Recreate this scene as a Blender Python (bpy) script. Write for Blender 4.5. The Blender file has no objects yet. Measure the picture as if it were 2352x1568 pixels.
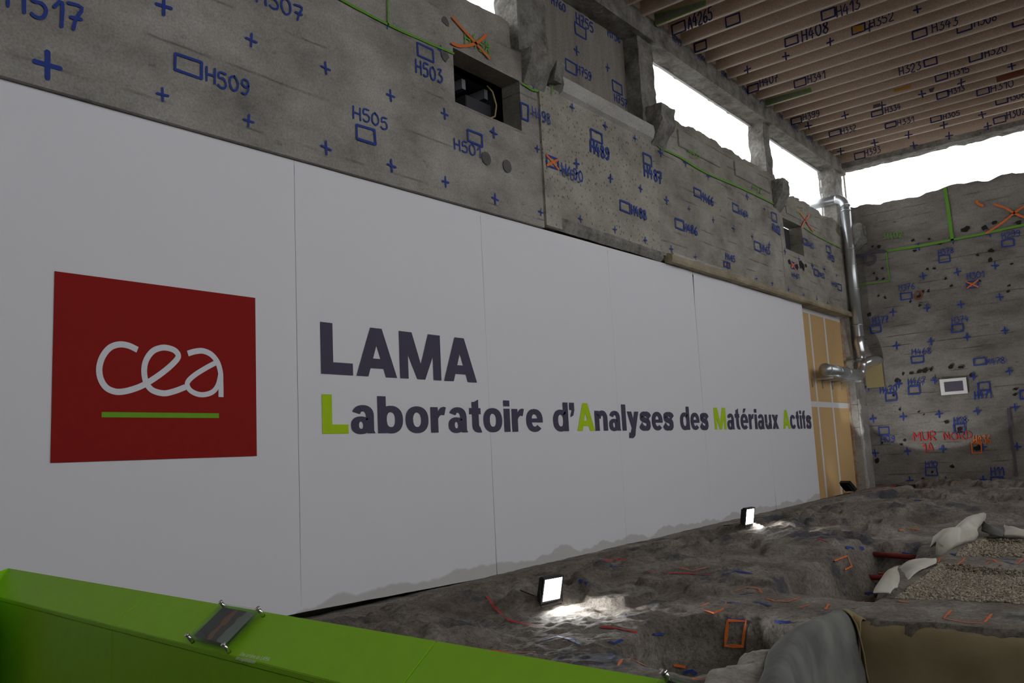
import bpy, bmesh, math, random
import numpy as np
from mathutils import Vector, Matrix

# ------------------------------------------------------------------ camera, sky, exposure
SC = bpy.context.scene
COL = SC.collection
F, YAW, PITCH, ROLL = 1980.6, 0.66698, 0.13541, -0.05056      # focal length in pixels of the 2352x1568 frame
CAM = np.array([7.25, 0.0, 1.45])
def cam_axes():
    a, b, c = YAW, PITCH, ROLL
    f = np.array([-math.sin(a)*math.cos(b), math.cos(a)*math.cos(b), math.sin(b)])
    r = np.array([math.cos(a), math.sin(a), 0.0]); u = np.cross(r, f)
    return math.cos(c)*r+math.sin(c)*u, -math.sin(c)*r+math.cos(c)*u, f
CR, CU, CF = cam_axes()
cam_data = bpy.data.cameras.new('camera'); cam_data.sensor_width = 36.0
cam_data.lens = F*36.0/2352; cam_data.clip_start = 0.05; cam_data.clip_end = 500
cam = bpy.data.objects.new('camera', cam_data); COL.objects.link(cam)
cam.matrix_world = Matrix(((CR[0], CU[0], -CF[0], CAM[0]), (CR[1], CU[1], -CF[1], CAM[1]), (CR[2], CU[2], -CF[2], CAM[2]), (0, 0, 0, 1)))
SC.camera = cam
SKY_STRENGTH = 2.85
world = bpy.data.worlds.new('overcast_sky'); SC.world = world; world.use_nodes = True
world.node_tree.nodes['Background'].inputs[0].default_value = (0.96, 0.98, 1.0, 1)
world.node_tree.nodes['Background'].inputs[1].default_value = SKY_STRENGTH
SC.view_settings.view_transform = 'Standard'
try: SC.view_settings.look = 'None'
except Exception: pass
SC.view_settings.gamma = 1.0; SC.view_settings.exposure = 0.0; SC.view_settings.use_curve_mapping = False

# ------------------------------------------------------------------ helpers: pixels to points on planes
def ray(x, y): return CR*((x-1176)/F)-CU*((y-784)/F)+CF
def on(x, y, ax, val):
    d = ray(x, y); return CAM+d*((val-CAM[ax])/d[ax])

rnd = random.Random(7)
NPR = np.random.RandomState(3)
_tab = NPR.rand(256, 256)
def vnoise(x, y):
    x = np.asarray(x, float); y = np.asarray(y, float)
    xi = np.floor(x).astype(int); yi = np.floor(y).astype(int); fx = x-xi; fy = y-yi
    fx = fx*fx*(3-2*fx); fy = fy*fy*(3-2*fy)
    g = lambda a, b: _tab[a & 255, b & 255]
    return (g(xi, yi)*(1-fx)+g(xi+1, yi)*fx)*(1-fy)+(g(xi, yi+1)*(1-fx)+g(xi+1, yi+1)*fx)*fy-0.5
def fbm(x, y, o=4, l=2.03, g=0.5):
    s = 0.0; a = 1.0
    for k in range(o):
        s = s+a*vnoise(np.asarray(x)*l**k+17.3*k, np.asarray(y)*l**k-9.1*k); a *= g
    return s
def smooth(a, b, x):
    t = np.clip((np.asarray(x, float)-a)/(b-a), 0, 1); return t*t*(3-2*t)

# ------------------------------------------------------------------ materials
MATS = {}
def new_mat(name):
    m = bpy.data.materials.new(name); m.use_nodes = True; MATS[name] = m
    nt = m.node_tree; b = nt.nodes['Principled BSDF']
    return m, nt, b
def N(nt, typ, **kw):
    n = nt.nodes.new(typ)
    for k, v in kw.items():
        if hasattr(n, k): setattr(n, k, v)
    return n
def plain(name, col, rough=0.6, metal=0.0, spec=0.3):
    m, nt, b = new_mat(name)
    tc = N(nt, 'ShaderNodeTexCoord'); no = N(nt, 'ShaderNodeTexNoise'); no.inputs['Scale'].default_value = 14
    no.inputs['Detail'].default_value = 3
    nt.links.new(tc.outputs['Object'], no.inputs['Vector'])
    mx = N(nt, 'ShaderNodeMix', data_type='RGBA'); mx.inputs[6].default_value = (*[c*0.94 for c in col], 1); mx.inputs[7].default_value = (*[min(1, c*1.06) for c in col], 1)
    nt.links.new(no.outputs['Fac'], mx.inputs[0]); nt.links.new(mx.outputs[2], b.inputs['Base Color'])
    b.inputs['Roughness'].default_value = rough; b.inputs['Metallic'].default_value = metal
    b.inputs['Specular IOR Level'].default_value = spec
    return m
def ramp(nt, stops):
    r = N(nt, 'ShaderNodeValToRGB'); e = r.color_ramp.elements
    while len(e) < len(stops): e.new(0.5)
    for k, (p, c) in enumerate(stops): e[k].position = p; e[k].color = (*c, 1) if len(c) == 3 else c
    return r
def concrete(name, base, dark, light, stretch=(1, 0.65, 1.1), bump=0.5, lines=None, pits=0.0, fine=40, spots=0.45):
    """board marked / rough concrete; lines = (axis, spacing) of thin formwork joints"""
    m, nt, b = new_mat(name)
    L = nt.links.new
    tc = N(nt, 'ShaderNodeTexCoord')
    mp = N(nt, 'ShaderNodeMapping'); mp.inputs['Scale'].default_value = stretch; L(tc.outputs['Object'], mp.inputs['Vector'])
    n1 = N(nt, 'ShaderNodeTexNoise'); n1.inputs['Scale'].default_value = 1.3; n1.inputs['Detail'].default_value = 9; n1.inputs['Roughness'].default_value = 0.68
    L(mp.outputs[0], n1.inputs['Vector'])
    r1 = ramp(nt, [(0.30, dark), (0.5, base), (0.68, light)]); L(n1.outputs['Fac'], r1.inputs[0])
    n2 = N(nt, 'ShaderNodeTexNoise'); n2.inputs['Scale'].default_value = fine; n2.inputs['Detail'].default_value = 6; n2.inputs['Roughness'].default_value = 0.7
    L(tc.outputs['Object'], n2.inputs['Vector'])
    r2 = ramp(nt, [(0.3, (0.55,)*3), (0.6, (1.1,)*3)]); L(n2.outputs['Fac'], r2.inputs[0])
    mu = N(nt, 'ShaderNodeMix', data_type='RGBA', blend_type='MULTIPLY'); mu.inputs[0].default_value = 0.65
    L(r1.outputs[0], mu.inputs[6]); L(r2.outputs[0], mu.inputs[7])
    # dark specks and stains
    n3 = N(nt, 'ShaderNodeTexNoise'); n3.inputs['Scale'].default_value = 5.5; n3.inputs['Detail'].default_value = 8; n3.inputs['Roughness'].default_value = 0.75
    L(mp.outputs[0], n3.inputs['Vector'])
    r3 = ramp(nt, [(0.30, (spots,)*3), (0.40, (1, 1, 1))]); L(n3.outputs['Fac'], r3.inputs[0])
    m2 = N(nt, 'ShaderNodeMix', data_type='RGBA', blend_type='MULTIPLY'); m2.inputs[0].default_value = 0.8
    L(mu.outputs[2], m2.inputs[6]); L(r3.outputs[0], m2.inputs[7])
    out = m2.outputs[2]; height = n2.outputs['Fac']
    add = N(nt, 'ShaderNodeMath', operation='ADD'); L(n1.outputs['Fac'], add.inputs[0]); L(n2.outputs['Fac'], add.inputs[1]); height = add.outputs[0]
    if lines:
        sx = N(nt, 'ShaderNodeSeparateXYZ'); L(tc.outputs['Object'], sx.inputs[0])
        wob = N(nt, 'ShaderNodeTexNoise'); wob.inputs['Scale'].default_value = 1.7; L(tc.outputs['Object'], wob.inputs['Vector'])
        w2 = N(nt, 'ShaderNodeMath', operation='MULTIPLY_ADD'); w2.inputs[1].default_value = 0.05; L(wob.outputs['Fac'], w2.inputs[0]); L(sx.outputs[lines[0]], w2.inputs[2])
        md = N(nt, 'ShaderNodeMath', operation='PINGPONG'); md.inputs[1].default_value = lines[1]/2; L(w2.outputs[0], md.inputs[0])
        lt = ramp(nt, [(0.0, (0, 0, 0)), (0.018, (1, 1, 1))]); L(md.outputs[0], lt.inputs[0])
        brk = N(nt, 'ShaderNodeTexNoise'); brk.inputs['Scale'].default_value = 2.2; brk.inputs['Detail'].default_value = 5; L(mp.outputs[0], brk.inputs['Vector'])
        br = ramp(nt, [(0.36, (0, 0, 0)), (0.50, (1, 1, 1))]); L(brk.outputs['Fac'], br.inputs[0])
        mxl = N(nt, 'ShaderNodeMath', operation='MAXIMUM'); L(lt.outputs[0], mxl.inputs[0]); L(br.outputs[0], mxl.inputs[1])
        sc = N(nt, 'ShaderNodeMath', operation='MULTIPLY_ADD'); sc.inputs[1].default_value = 0.5; sc.inputs[2].default_value = 0.5; L(mxl.outputs[0], sc.inputs[0])
        m3 = N(nt, 'ShaderNodeMix', data_type='RGBA', blend_type='MULTIPLY'); m3.inputs[0].default_value = 1
        L(out, m3.inputs[6]); L(sc.outputs[0], m3.inputs[7]); out = m3.outputs[2]
        ad2 = N(nt, 'ShaderNodeMath', operation='ADD'); L(height, ad2.inputs[0]); L(mxl.outputs[0], ad2.inputs[1]); height = ad2.outputs[0]
    if pits:
        vo = N(nt, 'ShaderNodeTexVoronoi'); vo.inputs['Scale'].default_value = 11; L(tc.outputs['Object'], vo.inputs['Vector'])
        pr = ramp(nt, [(0.16, (1-pits,)*3), (0.26, (1, 1, 1))]); L(vo.outputs['Distance'], pr.inputs[0])
        m4 = N(nt, 'ShaderNodeMix', data_type='RGBA', blend_type='MULTIPLY'); m4.inputs[0].default_value = 0.8
        L(out, m4.inputs[6]); L(pr.outputs[0], m4.inputs[7]); out = m4.outputs[2]
        ad3 = N(nt, 'ShaderNodeMath', operation='ADD'); L(height, ad3.inputs[0]); L(pr.outputs[0], ad3.inputs[1]); height = ad3.outputs[0]
    L(out, b.inputs['Base Color']); b.inputs['Roughness'].default_value = 0.9; b.inputs['Specular IOR Level'].default_value = 0.15
    bp = N(nt, 'ShaderNodeBump'); bp.inputs['Strength'].default_value = bump; bp.inputs['Distance'].default_value = 0.03
    L(height, bp.inputs['Height']); L(bp.outputs[0], b.inputs['Normal'])
    return m

concrete('concrete_smooth', (0.335, 0.308, 0.278), (0.20, 0.182, 0.162), (0.44, 0.41, 0.375), lines=(2, 0.62), bump=0.35)
concrete('concrete_pitted', (0.375, 0.345, 0.29), (0.235, 0.215, 0.18), (0.48, 0.45, 0.385), pits=0.55, bump=0.4)
concrete('concrete_boarded', (0.34, 0.31, 0.265), (0.18, 0.16, 0.137), (0.45, 0.42, 0.365), lines=(2, 0.24), bump=0.5)
concrete('concrete_north', (0.25, 0.225, 0.20), (0.14, 0.125, 0.11), (0.34, 0.31, 0.28), stretch=(0.6, 1, 1.3), lines=(2, 0.27), bump=0.6, spots=0.3)
concrete('concrete_rough', (0.27, 0.25, 0.225), (0.12, 0.11, 0.098), (0.40, 0.38, 0.345), stretch=(2, 2, 2), bump=1.0, fine=18)
concrete('plaster_sill', (0.47, 0.445, 0.415), (0.36, 0.335, 0.30), (0.55, 0.525, 0.485), bump=0.2, spots=0.7)
concrete('infill_board', (0.26, 0.23, 0.205), (0.21, 0.185, 0.165), (0.32, 0.29, 0.26), stretch=(1, 2.5, 0.3), bump=0.2, spots=0.7)
concrete('ledge_stone', (0.36, 0.30, 0.20), (0.20, 0.17, 0.12), (0.46, 0.40, 0.30), bump=0.4)
concrete('brick_jamb', (0.36, 0.28, 0.2), (0.30, 0.10, 0.05), (0.5, 0.42, 0.32), stretch=(2, 2, 2), bump=0.7)
concrete('ceiling_paint', (0.55, 0.42, 0.33), (0.47, 0.355, 0.275), (0.62, 0.49, 0.395), stretch=(0.5, 1, 1), bump=0.1, spots=0.85)
concrete('rib_underside', (0.72, 0.63, 0.55), (0.64, 0.555, 0.48), (0.78, 0.69, 0.61), stretch=(0.5, 1, 1), bump=0.05, spots=0.9)  # paler tone for the rib undersides
concrete('grey_patch', (0.2, 0.195, 0.165), (0.16, 0.155, 0.13), (0.24, 0.23, 0.2), bump=0.2)
concrete('fill_plug', (0.13, 0.12, 0.11), (0.11, 0.1, 0.09), (0.15, 0.14, 0.125), bump=0.2, spots=0.9)
concrete('lump_stone', (0.44, 0.40, 0.34), (0.26, 0.23, 0.19), (0.56, 0.53, 0.47), stretch=(2, 2, 2), bump=0.8, fine=22)
plain('banner_red', (0.30, 0.017, 0.014), 0.7, 0, 0.06); plain('banner_white', (0.78, 0.78, 0.82), 0.7, 0, 0.06); plain('banner_bar', (0.17, 0.42, 0.03), 0.7, 0, 0.06)
plain('banner_ink', (0.088, 0.078, 0.118), 0.7, 0, 0.06); plain('banner_lime', (0.46, 0.66, 0.02), 0.7, 0, 0.06)
plain('blue_paint', (0.018, 0.045, 0.26), 0.7); plain('ceiling_blue', (0.03, 0.035, 0.13), 0.7)
plain('green_paint', (0.13, 0.34, 0.03), 0.7); plain('orange_paint', (0.72, 0.16, 0.03), 0.7); plain('red_paint', (0.5, 0.03, 0.03), 0.7)
plain('purple_paint', (0.10, 0.085, 0.11), 0.8); plain('tan_paint', (0.55, 0.28, 0.05), 0.7)
plain('tape_white', (0.72, 0.70, 0.70), 0.6); plain('board_beige', (0.62, 0.40, 0.18), 0.55); plain('galvanised', (0.55, 0.57, 0.58), 0.35, 0.85)
plain('dark_steel', (0.05, 0.05, 0.055), 0.4, 0.6); plain('chrome', (0.75, 0.74, 0.7), 0.2, 1.0); plain('lamp_black', (0.02, 0.02, 0.022), 0.5)
plain('parapet_green', (0.34, 0.68, 0.03), 0.5, 0, 0.10); plain('dark_wall', (0.14, 0.135, 0.13), 0.9); plain('caption_white', (0.85, 0.9, 0.8), 0.6); plain('seam_dark', (0.03, 0.05, 0.01), 0.8)
plain('rebar_red', (0.22, 0.03, 0.022), 0.6); plain('paper_white', (0.75, 0.73, 0.69), 0.7); plain('mineral_wool', (0.27, 0.21, 0.10), 0.95)
plain('niche_dark', (0.05, 0.05, 0.055), 0.8); plain('niche_grey', (0.22, 0.22, 0.24), 0.8); plain('cable_yellow', (0.45, 0.36, 0.16), 0.6)
plain('window_frame_white', (0.6, 0.58, 0.55), 0.6); plain('far_wall', (0.45, 0.43, 0.4), 0.9); plain('foil', (0.7, 0.7, 0.7), 0.28, 0.95)
plain('outdoor_ground', (0.36, 0.35, 0.33), 0.95); plain('cable_black', (0.02, 0.02, 0.02), 0.5); plain('hole_black', (0.02, 0.018, 0.016), 0.95); plain('rust_brown', (0.2, 0.07, 0.04), 0.9)

def banner_cloth():
    m, nt, b = new_mat('banner_cloth'); L = nt.links.new
    tc = N(nt, 'ShaderNodeTexCoord'); sx = N(nt, 'ShaderNodeSeparateXYZ'); L(tc.outputs['Object'], sx.inputs[0])
    mp = N(nt, 'ShaderNodeMapping'); mp.inputs['Scale'].default_value = (1, 1.1, 0.5); L(tc.outputs['Object'], mp.inputs['Vector'])
    no = N(nt, 'ShaderNodeTexNoise'); no.inputs['Scale'].default_value = 1.4; no.inputs['Detail'].default_value = 3; no.inputs['Roughness'].default_value = 0.5; L(mp.outputs[0], no.inputs['Vector'])
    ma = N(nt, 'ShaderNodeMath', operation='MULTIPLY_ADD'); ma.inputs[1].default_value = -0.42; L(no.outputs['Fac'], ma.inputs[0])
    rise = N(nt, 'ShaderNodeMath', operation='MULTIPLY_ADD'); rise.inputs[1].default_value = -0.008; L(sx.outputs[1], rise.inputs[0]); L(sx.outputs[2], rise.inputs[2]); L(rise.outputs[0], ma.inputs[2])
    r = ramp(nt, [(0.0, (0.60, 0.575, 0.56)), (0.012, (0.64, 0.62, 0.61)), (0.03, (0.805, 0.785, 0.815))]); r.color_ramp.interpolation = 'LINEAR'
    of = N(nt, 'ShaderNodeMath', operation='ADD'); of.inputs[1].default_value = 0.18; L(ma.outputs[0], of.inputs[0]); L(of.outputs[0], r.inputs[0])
    L(r.outputs[0], b.inputs['Base Color']); b.inputs['Roughness'].default_value = 0.55; b.inputs['Specular IOR Level'].default_value = 0.2
    w = N(nt, 'ShaderNodeTexNoise'); w.inputs['Scale'].default_value = 1.0; m2 = N(nt, 'ShaderNodeMapping'); m2.inputs['Scale'].default_value = (1, 2.4, 0.25); L(tc.outputs['Object'], m2.inputs['Vector']); L(m2.outputs[0], w.inputs['Vector'])
    bp = N(nt, 'ShaderNodeBump'); bp.inputs['Strength'].default_value = 0.12; bp.inputs['Distance'].default_value = 0.05; L(w.outputs['Fac'], bp.inputs['Height']); L(bp.outputs[0], b.inputs['Normal'])
banner_cloth()

def ground_mat():
    m, nt, b = new_mat('excavated_ground'); L = nt.links.new
    tc = N(nt, 'ShaderNodeTexCoord')
    mp = N(nt, 'ShaderNodeMapping'); mp.inputs['Scale'].default_value = (0.8, 0.8, 1.2); L(tc.outputs['Object'], mp.inputs['Vector'])
    n1 = N(nt, 'ShaderNodeTexNoise'); n1.inputs['Scale'].default_value = 1.5; n1.inputs['Detail'].default_value = 10; n1.inputs['Roughness'].default_value = 0.7; L(mp.outputs[0], n1.inputs['Vector'])
    r1 = ramp(nt, [(0.3, (0.13, 0.11, 0.092)), (0.5, (0.285, 0.242, 0.20)), (0.66, (0.45, 0.40, 0.345))]); L(n1.outputs['Fac'], r1.inputs[0])
    n2 = N(nt, 'ShaderNodeTexNoise'); n2.inputs['Scale'].default_value = 26; n2.inputs['Detail'].default_value = 8; n2.inputs['Roughness'].default_value = 0.75; L(tc.outputs['Object'], n2.inputs['Vector'])
    r2 = ramp(nt, [(0.33, (0.42,)*3), (0.56, (1.15,)*3)]); L(n2.outputs['Fac'], r2.inputs[0])
    mu = N(nt, 'ShaderNodeMix', data_type='RGBA', blend_type='MULTIPLY'); mu.inputs[0].default_value = 0.85; L(r1.outputs[0], mu.inputs[6]); L(r2.outputs[0], mu.inputs[7])
    # bluish-black paint residues
    n3 = N(nt, 'ShaderNodeTexNoise'); n3.inputs['Scale'].default_value = 0.9; n3.inputs['Detail'].default_value = 8; n3.inputs['Roughness'].default_value = 0.72
    m3 = N(nt, 'ShaderNodeMapping'); m3.inputs['Location'].default_value = (4.3, 1.7, 0); L(tc.outputs['Object'], m3.inputs['Vector']); L(m3.outputs[0], n3.inputs['Vector'])
    r3 = ramp(nt, [(0.545, (0, 0, 0)), (0.62, (0.8,)*3)]); L(n3.outputs['Fac'], r3.inputs[0])
    mb = N(nt, 'ShaderNodeMix', data_type='RGBA'); mb.inputs[7].default_value = (0.085, 0.09, 0.115, 1); L(r3.outputs[0], mb.inputs[0]); L(mu.outputs[2], mb.inputs[6])
    L(mb.outputs[2], b.inputs['Base Color']); b.inputs['Roughness'].default_value = 0.85; b.inputs['Specular IOR Level'].default_value = 0.2
    ad = N(nt, 'ShaderNodeMath', operation='MULTIPLY_ADD'); ad.inputs[1].default_value = 2.0; L(n1.outputs['Fac'], ad.inputs[0]); L(n2.outputs['Fac'], ad.inputs[2])
    bp = N(nt, 'ShaderNodeBump'); bp.inputs['Strength'].default_value = 0.9; bp.inputs['Distance'].default_value = 0.04; L(ad.outputs[0], bp.inputs['Height']); L(bp.outputs[0], b.inputs['Normal'])
ground_mat()

def cloth_mat(name, base, light, stripes=0.0):
    m, nt, b = new_mat(name); L = nt.links.new
    tc = N(nt, 'ShaderNodeTexCoord'); n1 = N(nt, 'ShaderNodeTexNoise'); n1.inputs['Scale'].default_value = 2.5; n1.inputs['Detail'].default_value = 8; L(tc.outputs['Object'], n1.inputs['Vector'])
    r = ramp(nt, [(0.35, base), (0.65, light)]); L(n1.outputs['Fac'], r.inputs[0]); L(r.outputs[0], b.inputs['Base Color'])
    b.inputs['Roughness'].default_value = 0.9; b.inputs['Specular IOR Level'].default_value = 0.1
    bp = N(nt, 'ShaderNodeBump'); bp.inputs['Strength'].default_value = 0.4; bp.inputs['Distance'].default_value = 0.03; L(n1.outputs['Fac'], bp.inputs['Height']); L(bp.outputs[0], b.inputs['Normal'])
cloth_mat('geotextile_white', (0.5, 0.46, 0.38), (0.66, 0.63, 0.55)); cloth_mat('geotextile_grey', (0.14, 0.137, 0.128), (0.24, 0.235, 0.215)); cloth_mat('liner_tan', (0.27, 0.205, 0.115), (0.36, 0.285, 0.17))
def pebble_mat():
    m, nt, b = new_mat('pebble'); L = nt.links.new
    g = N(nt, 'ShaderNodeNewGeometry'); r = ramp(nt, [(0.0, (0.16, 0.13, 0.09)), (0.5, (0.33, 0.28, 0.205)), (1.0, (0.52, 0.455, 0.355))]); L(g.outputs['Random Per Island'], r.inputs[0])
    L(r.outputs[0], b.inputs['Base Color']); b.inputs['Roughness'].default_value = 0.8
pebble_mat()
def photo_mat():
    m, nt, b = new_mat('photo_print'); L = nt.links.new       # a dim print: dark water left, pale sky right, orange streak between
    tc = N(nt, 'ShaderNodeTexCoord'); sx = N(nt, 'ShaderNodeSeparateXYZ'); L(tc.outputs['Object'], sx.inputs[0])
    no = N(nt, 'ShaderNodeTexNoise'); no.inputs['Scale'].default_value = 22; no.inputs['Detail'].default_value = 5; L(tc.outputs['Object'], no.inputs['Vector'])
    ma = N(nt, 'ShaderNodeMath', operation='MULTIPLY_ADD'); ma.inputs[1].default_value = 0.09; L(no.outputs['Fac'], ma.inputs[0]); L(sx.outputs[0], ma.inputs[2])
    r = ramp(nt, [(0.0, (0.02, 0.017, 0.016)), (0.40, (0.025, 0.02, 0.02)), (0.42, (0.32, 0.07, 0.025)), (0.50, (0.30, 0.10, 0.03)), (0.52, (0.03, 0.022, 0.02)), (0.66, (0.05, 0.03, 0.02)), (0.68, (0.26, 0.27, 0.26)), (1.0, (0.34, 0.35, 0.34))])
    s = N(nt, 'ShaderNodeMath', operation='MULTIPLY_ADD'); s.inputs[1].default_value = 3.2; s.inputs[2].default_value = 0.36; L(ma.outputs[0], s.inputs[0]); L(s.outputs[0], r.inputs[0])
    L(r.outputs[0], b.inputs['Base Color']); b.inputs['Roughness'].default_value = 0.4
photo_mat()
def clear(name, tint, fac):
    m = bpy.data.materials.new(name); m.use_nodes = True; MATS[name] = m; nt = m.node_tree; nt.nodes.clear(); L = nt.links.new
    o = N(nt, 'ShaderNodeOutputMaterial'); t = N(nt, 'ShaderNodeBsdfTransparent'); t.inputs[0].default_value = (*tint, 1)
    g = N(nt, 'ShaderNodeBsdfGlossy'); g.inputs['Roughness'].default_value = 0.12; mx = N(nt, 'ShaderNodeMixShader'); mx.inputs[0].default_value = fac
    L(t.outputs[0], mx.inputs[1]); L(g.outputs[0], mx.inputs[2]); L(mx.outputs[0], o.inputs[0])
clear('window_pane', (0.95, 0.96, 0.97), 0.03); clear('acrylic', (0.9, 0.93, 0.9), 0.03)
def emit(name, col, s):
    m = bpy.data.materials.new(name); m.use_nodes = True; MATS[name] = m; b = m.node_tree.nodes['Principled BSDF']
    b.inputs['Emission Color'].default_value = (*col, 1); b.inputs['Emission Strength'].default_value = s; b.inputs['Base Color'].default_value = (0.8, 0.8, 0.8, 1)
emit('lamp_lens', (0.93, 0.97, 1.0), 9.0)

# ------------------------------------------------------------------ mesh helpers
def link(name, me, mat=None, parent=None):
    o = bpy.data.objects.new(name, me); COL.objects.link(o)
    if mat: me.materials.append(MATS[mat])
    if parent: o.parent = parent; o.matrix_parent_inverse = parent.matrix_basis.inverted() if parent.matrix_basis != Matrix() else Matrix()
    return o
def mesh(name, v, f, mat=None, parent=None, smooth_=False):
    me = bpy.data.meshes.new(name); me.from_pydata([tuple(map(float, p)) for p in v], [], f)
    if smooth_: me.polygons.foreach_set('use_smooth', [True]*len(me.polygons))
    me.update(); return link(name, me, mat, parent)
def frombm(name, bm, mat, parent=None, smooth_=False):
    bmesh.ops.recalc_face_normals(bm, faces=bm.faces)
    me = bpy.data.meshes.new(name); bm.to_mesh(me); bm.free()
    if smooth_: me.polygons.foreach_set('use_smooth', [True]*len(me.polygons))
    return link(name, me, mat, parent)
def bbox(bm, a, b, M=None):
    vs = [Vector((x, y, z)) for x in (a[0], b[0]) for y in (a[1], b[1]) for z in (a[2], b[2])]
    if M is not None: vs = [M @ v for v in vs]
    vs = [bm.verts.new(v) for v in vs]
    for q in ((0, 1, 3, 2), (4, 6, 7, 5), (0, 4, 5, 1), (2, 3, 7, 6), (0, 2, 6, 4), (1, 5, 7, 3)): bm.faces.new([vs[i] for i in q])
def box(name, a, b, mat, parent=None, bevel=0.0, M=None):
    bm = bmesh.new(); bbox(bm, a, b, M)
    if bevel: bmesh.ops.bevel(bm, geom=bm.edges[:], offset=bevel, segments=2, affect='EDGES')
    return frombm(name, bm, mat, parent)
def tube(bm, pts, r, seg=12, caps=True):
    pts = [Vector(p) for p in pts]; rings = []
    n = None
    for i, p in enumerate(pts):
        t = (pts[min(i+1, len(pts)-1)]-pts[max(i-1, 0)]).normalized()
        if n is None: n = t.orthogonal().normalized()
        else: n = (n-t*n.dot(t)).normalized()
        bn = t.cross(n); rr = r[i] if isinstance(r, (list, tuple)) else r
        rings.append([bm.verts.new(p+(n*math.cos(a)+bn*math.sin(a))*rr) for a in [2*math.pi*k/seg for k in range(seg)]])
    for a, b in zip(rings, rings[1:]):
        for k in range(seg): bm.faces.new((a[k], a[(k+1) % seg], b[(k+1) % seg], b[k]))
    if caps: bm.faces.new(rings[0][::-1]); bm.faces.new(rings[-1])
def tubeobj(name, pts, r, mat, parent=None, seg=14):
    bm = bmesh.new(); tube(bm, pts, r, seg); o = frombm(name, bm, mat, parent, True); return o
def rough_box(name, a, b, mat, parent=None, step=0.08, amp=0.02, seed=0, shape=None):
    """a subdivided, noise-displaced box (hacked concrete); shape(v) may reshape it"""
    bm = bmesh.new()
    n = [max(1, int(round((b[i]-a[i])/step))) for i in range(3)]
    cache = {}
    def vert(i, j, k):
        if (i, j, k) not in cache:
            cache[(i, j, k)] = bm.verts.new([a[q]+(b[q]-a[q])*(i, j, k)[q]/n[q] for q in range(3)])
        return cache[(i, j, k)]
    for i in range(n[0]):
        for j in range(n[1]):
            for k in (0, n[2]): bm.faces.new((vert(i, j, k), vert(i+1, j, k), vert(i+1, j+1, k), vert(i, j+1, k)))
    for i in range(n[0]):
        for k in range(n[2]):
            for j in (0, n[1]): bm.faces.new((vert(i, j, k), vert(i+1, j, k), vert(i+1, j, k+1), vert(i, j, k+1)))
    for j in range(n[1]):
        for k in range(n[2]):
            for i in (0, n[0]): bm.faces.new((vert(i, j, k), vert(i, j+1, k), vert(i, j+1, k+1), vert(i, j, k+1)))
    for v in bm.verts:
        if shape: v.co = Vector(shape(v.co))
    bm.normal_update(); bmesh.ops.recalc_face_normals(bm, faces=bm.faces); bm.normal_update()
    for v in bm.verts:
        c = v.co; s = float(fbm(c.y*5+c.x*3.1+seed, c.z*5+c.x*4.3-seed, 3))
        v.co = c+v.normal*amp*2*s
    return frombm(name, bm, mat, parent)
def relief(name, ax, u0, u1, z0, z1, face, thick, mat, parent=None, step=0.07, amp=0.012, holes=(), ragged=0.0, bottom=None, seed=0, rough_top=0.0, sign=1):
    """wall slab: gridded uneven front at coordinate `face` (normal +ax*sign), extruded back; holes cut through"""
    def cuts(a, b, extra):
        s = set([a, b]+[e for e in extra if a < e < b]); s = sorted(s); out = []
        for p, q in zip(s, s[1:]):
            n = max(1, int(round((q-p)/step))); out += [p+(q-p)*i/n for i in range(n)]
        return np.array(out+[b])
    us = cuts(u0, u1, [h[0] for h in holes]+[h[1] for h in holes]); zs = cuts(z0, z1, [h[2] for h in holes]+[h[3] for h in holes])
    U, Z = np.meshgrid(us, zs, indexing='ij')
    D = face+sign*amp*2*fbm(U*1.1+seed, Z*1.6-seed, 5)
    if rough_top: D = D+sign*smooth(z1-rough_top, z1-rough_top*0.6, Z)*(-0.05+0.09*fbm(U*4, Z*5, 3))
    ZZ = Z.copy()
    if ragged:
        w = smooth(z1-0.35, z1, Z); ZZ = ZZ+w*ragged*2*(fbm(U*2.2+seed, U*0+3, 5))
    if bottom is not None:
        w = 1-smooth(z0, z0+0.5, Z); ZZ = ZZ+w*(bottom(U)-z0)
    bm = bmesh.new(); G = {}
    nu, nz = len(us), len(zs)
    for i in range(nu):
        for j in range(nz):
            p = (D[i, j], U[i, j], ZZ[i, j]) if ax == 0 else (U[i, j], D[i, j], ZZ[i, j])
            G[i, j] = bm.verts.new(p)
    for i in range(nu-1):
        for j in range(nz-1):
            cu = (us[i]+us[i+1])/2; cz = (zs[j]+zs[j+1])/2
            if any(h[0] < cu < h[1] and h[2] < cz < h[3] for h in holes): continue
            bm.faces.new((G[i, j], G[i+1, j], G[i+1, j+1], G[i, j+1]))
    for v in [v for v in bm.verts if not v.link_faces]: bm.verts.remove(v)
    be = [e for e in bm.edges if len(e.link_faces) == 1]
    r = bmesh.ops.extrude_edge_only(bm, edges=be)
    back = face-sign*thick
    for e in r['geom']:
        if isinstance(e, bmesh.types.BMVert): e.co[ax] = back
    return frombm(name, bm, mat, parent)
def tag(o, label=None, cat=None, group=None, kind=None):
    if label: o['label'] = label
    if cat: o['category'] = cat
    if group: o['group'] = group
    if kind: o['kind'] = kind
    return o
def empty(name, loc=(0, 0, 0)):
    o = bpy.data.objects.new(name, None); COL.objects.link(o); o.location = loc; o.empty_display_size = 0.2
    return o

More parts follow.
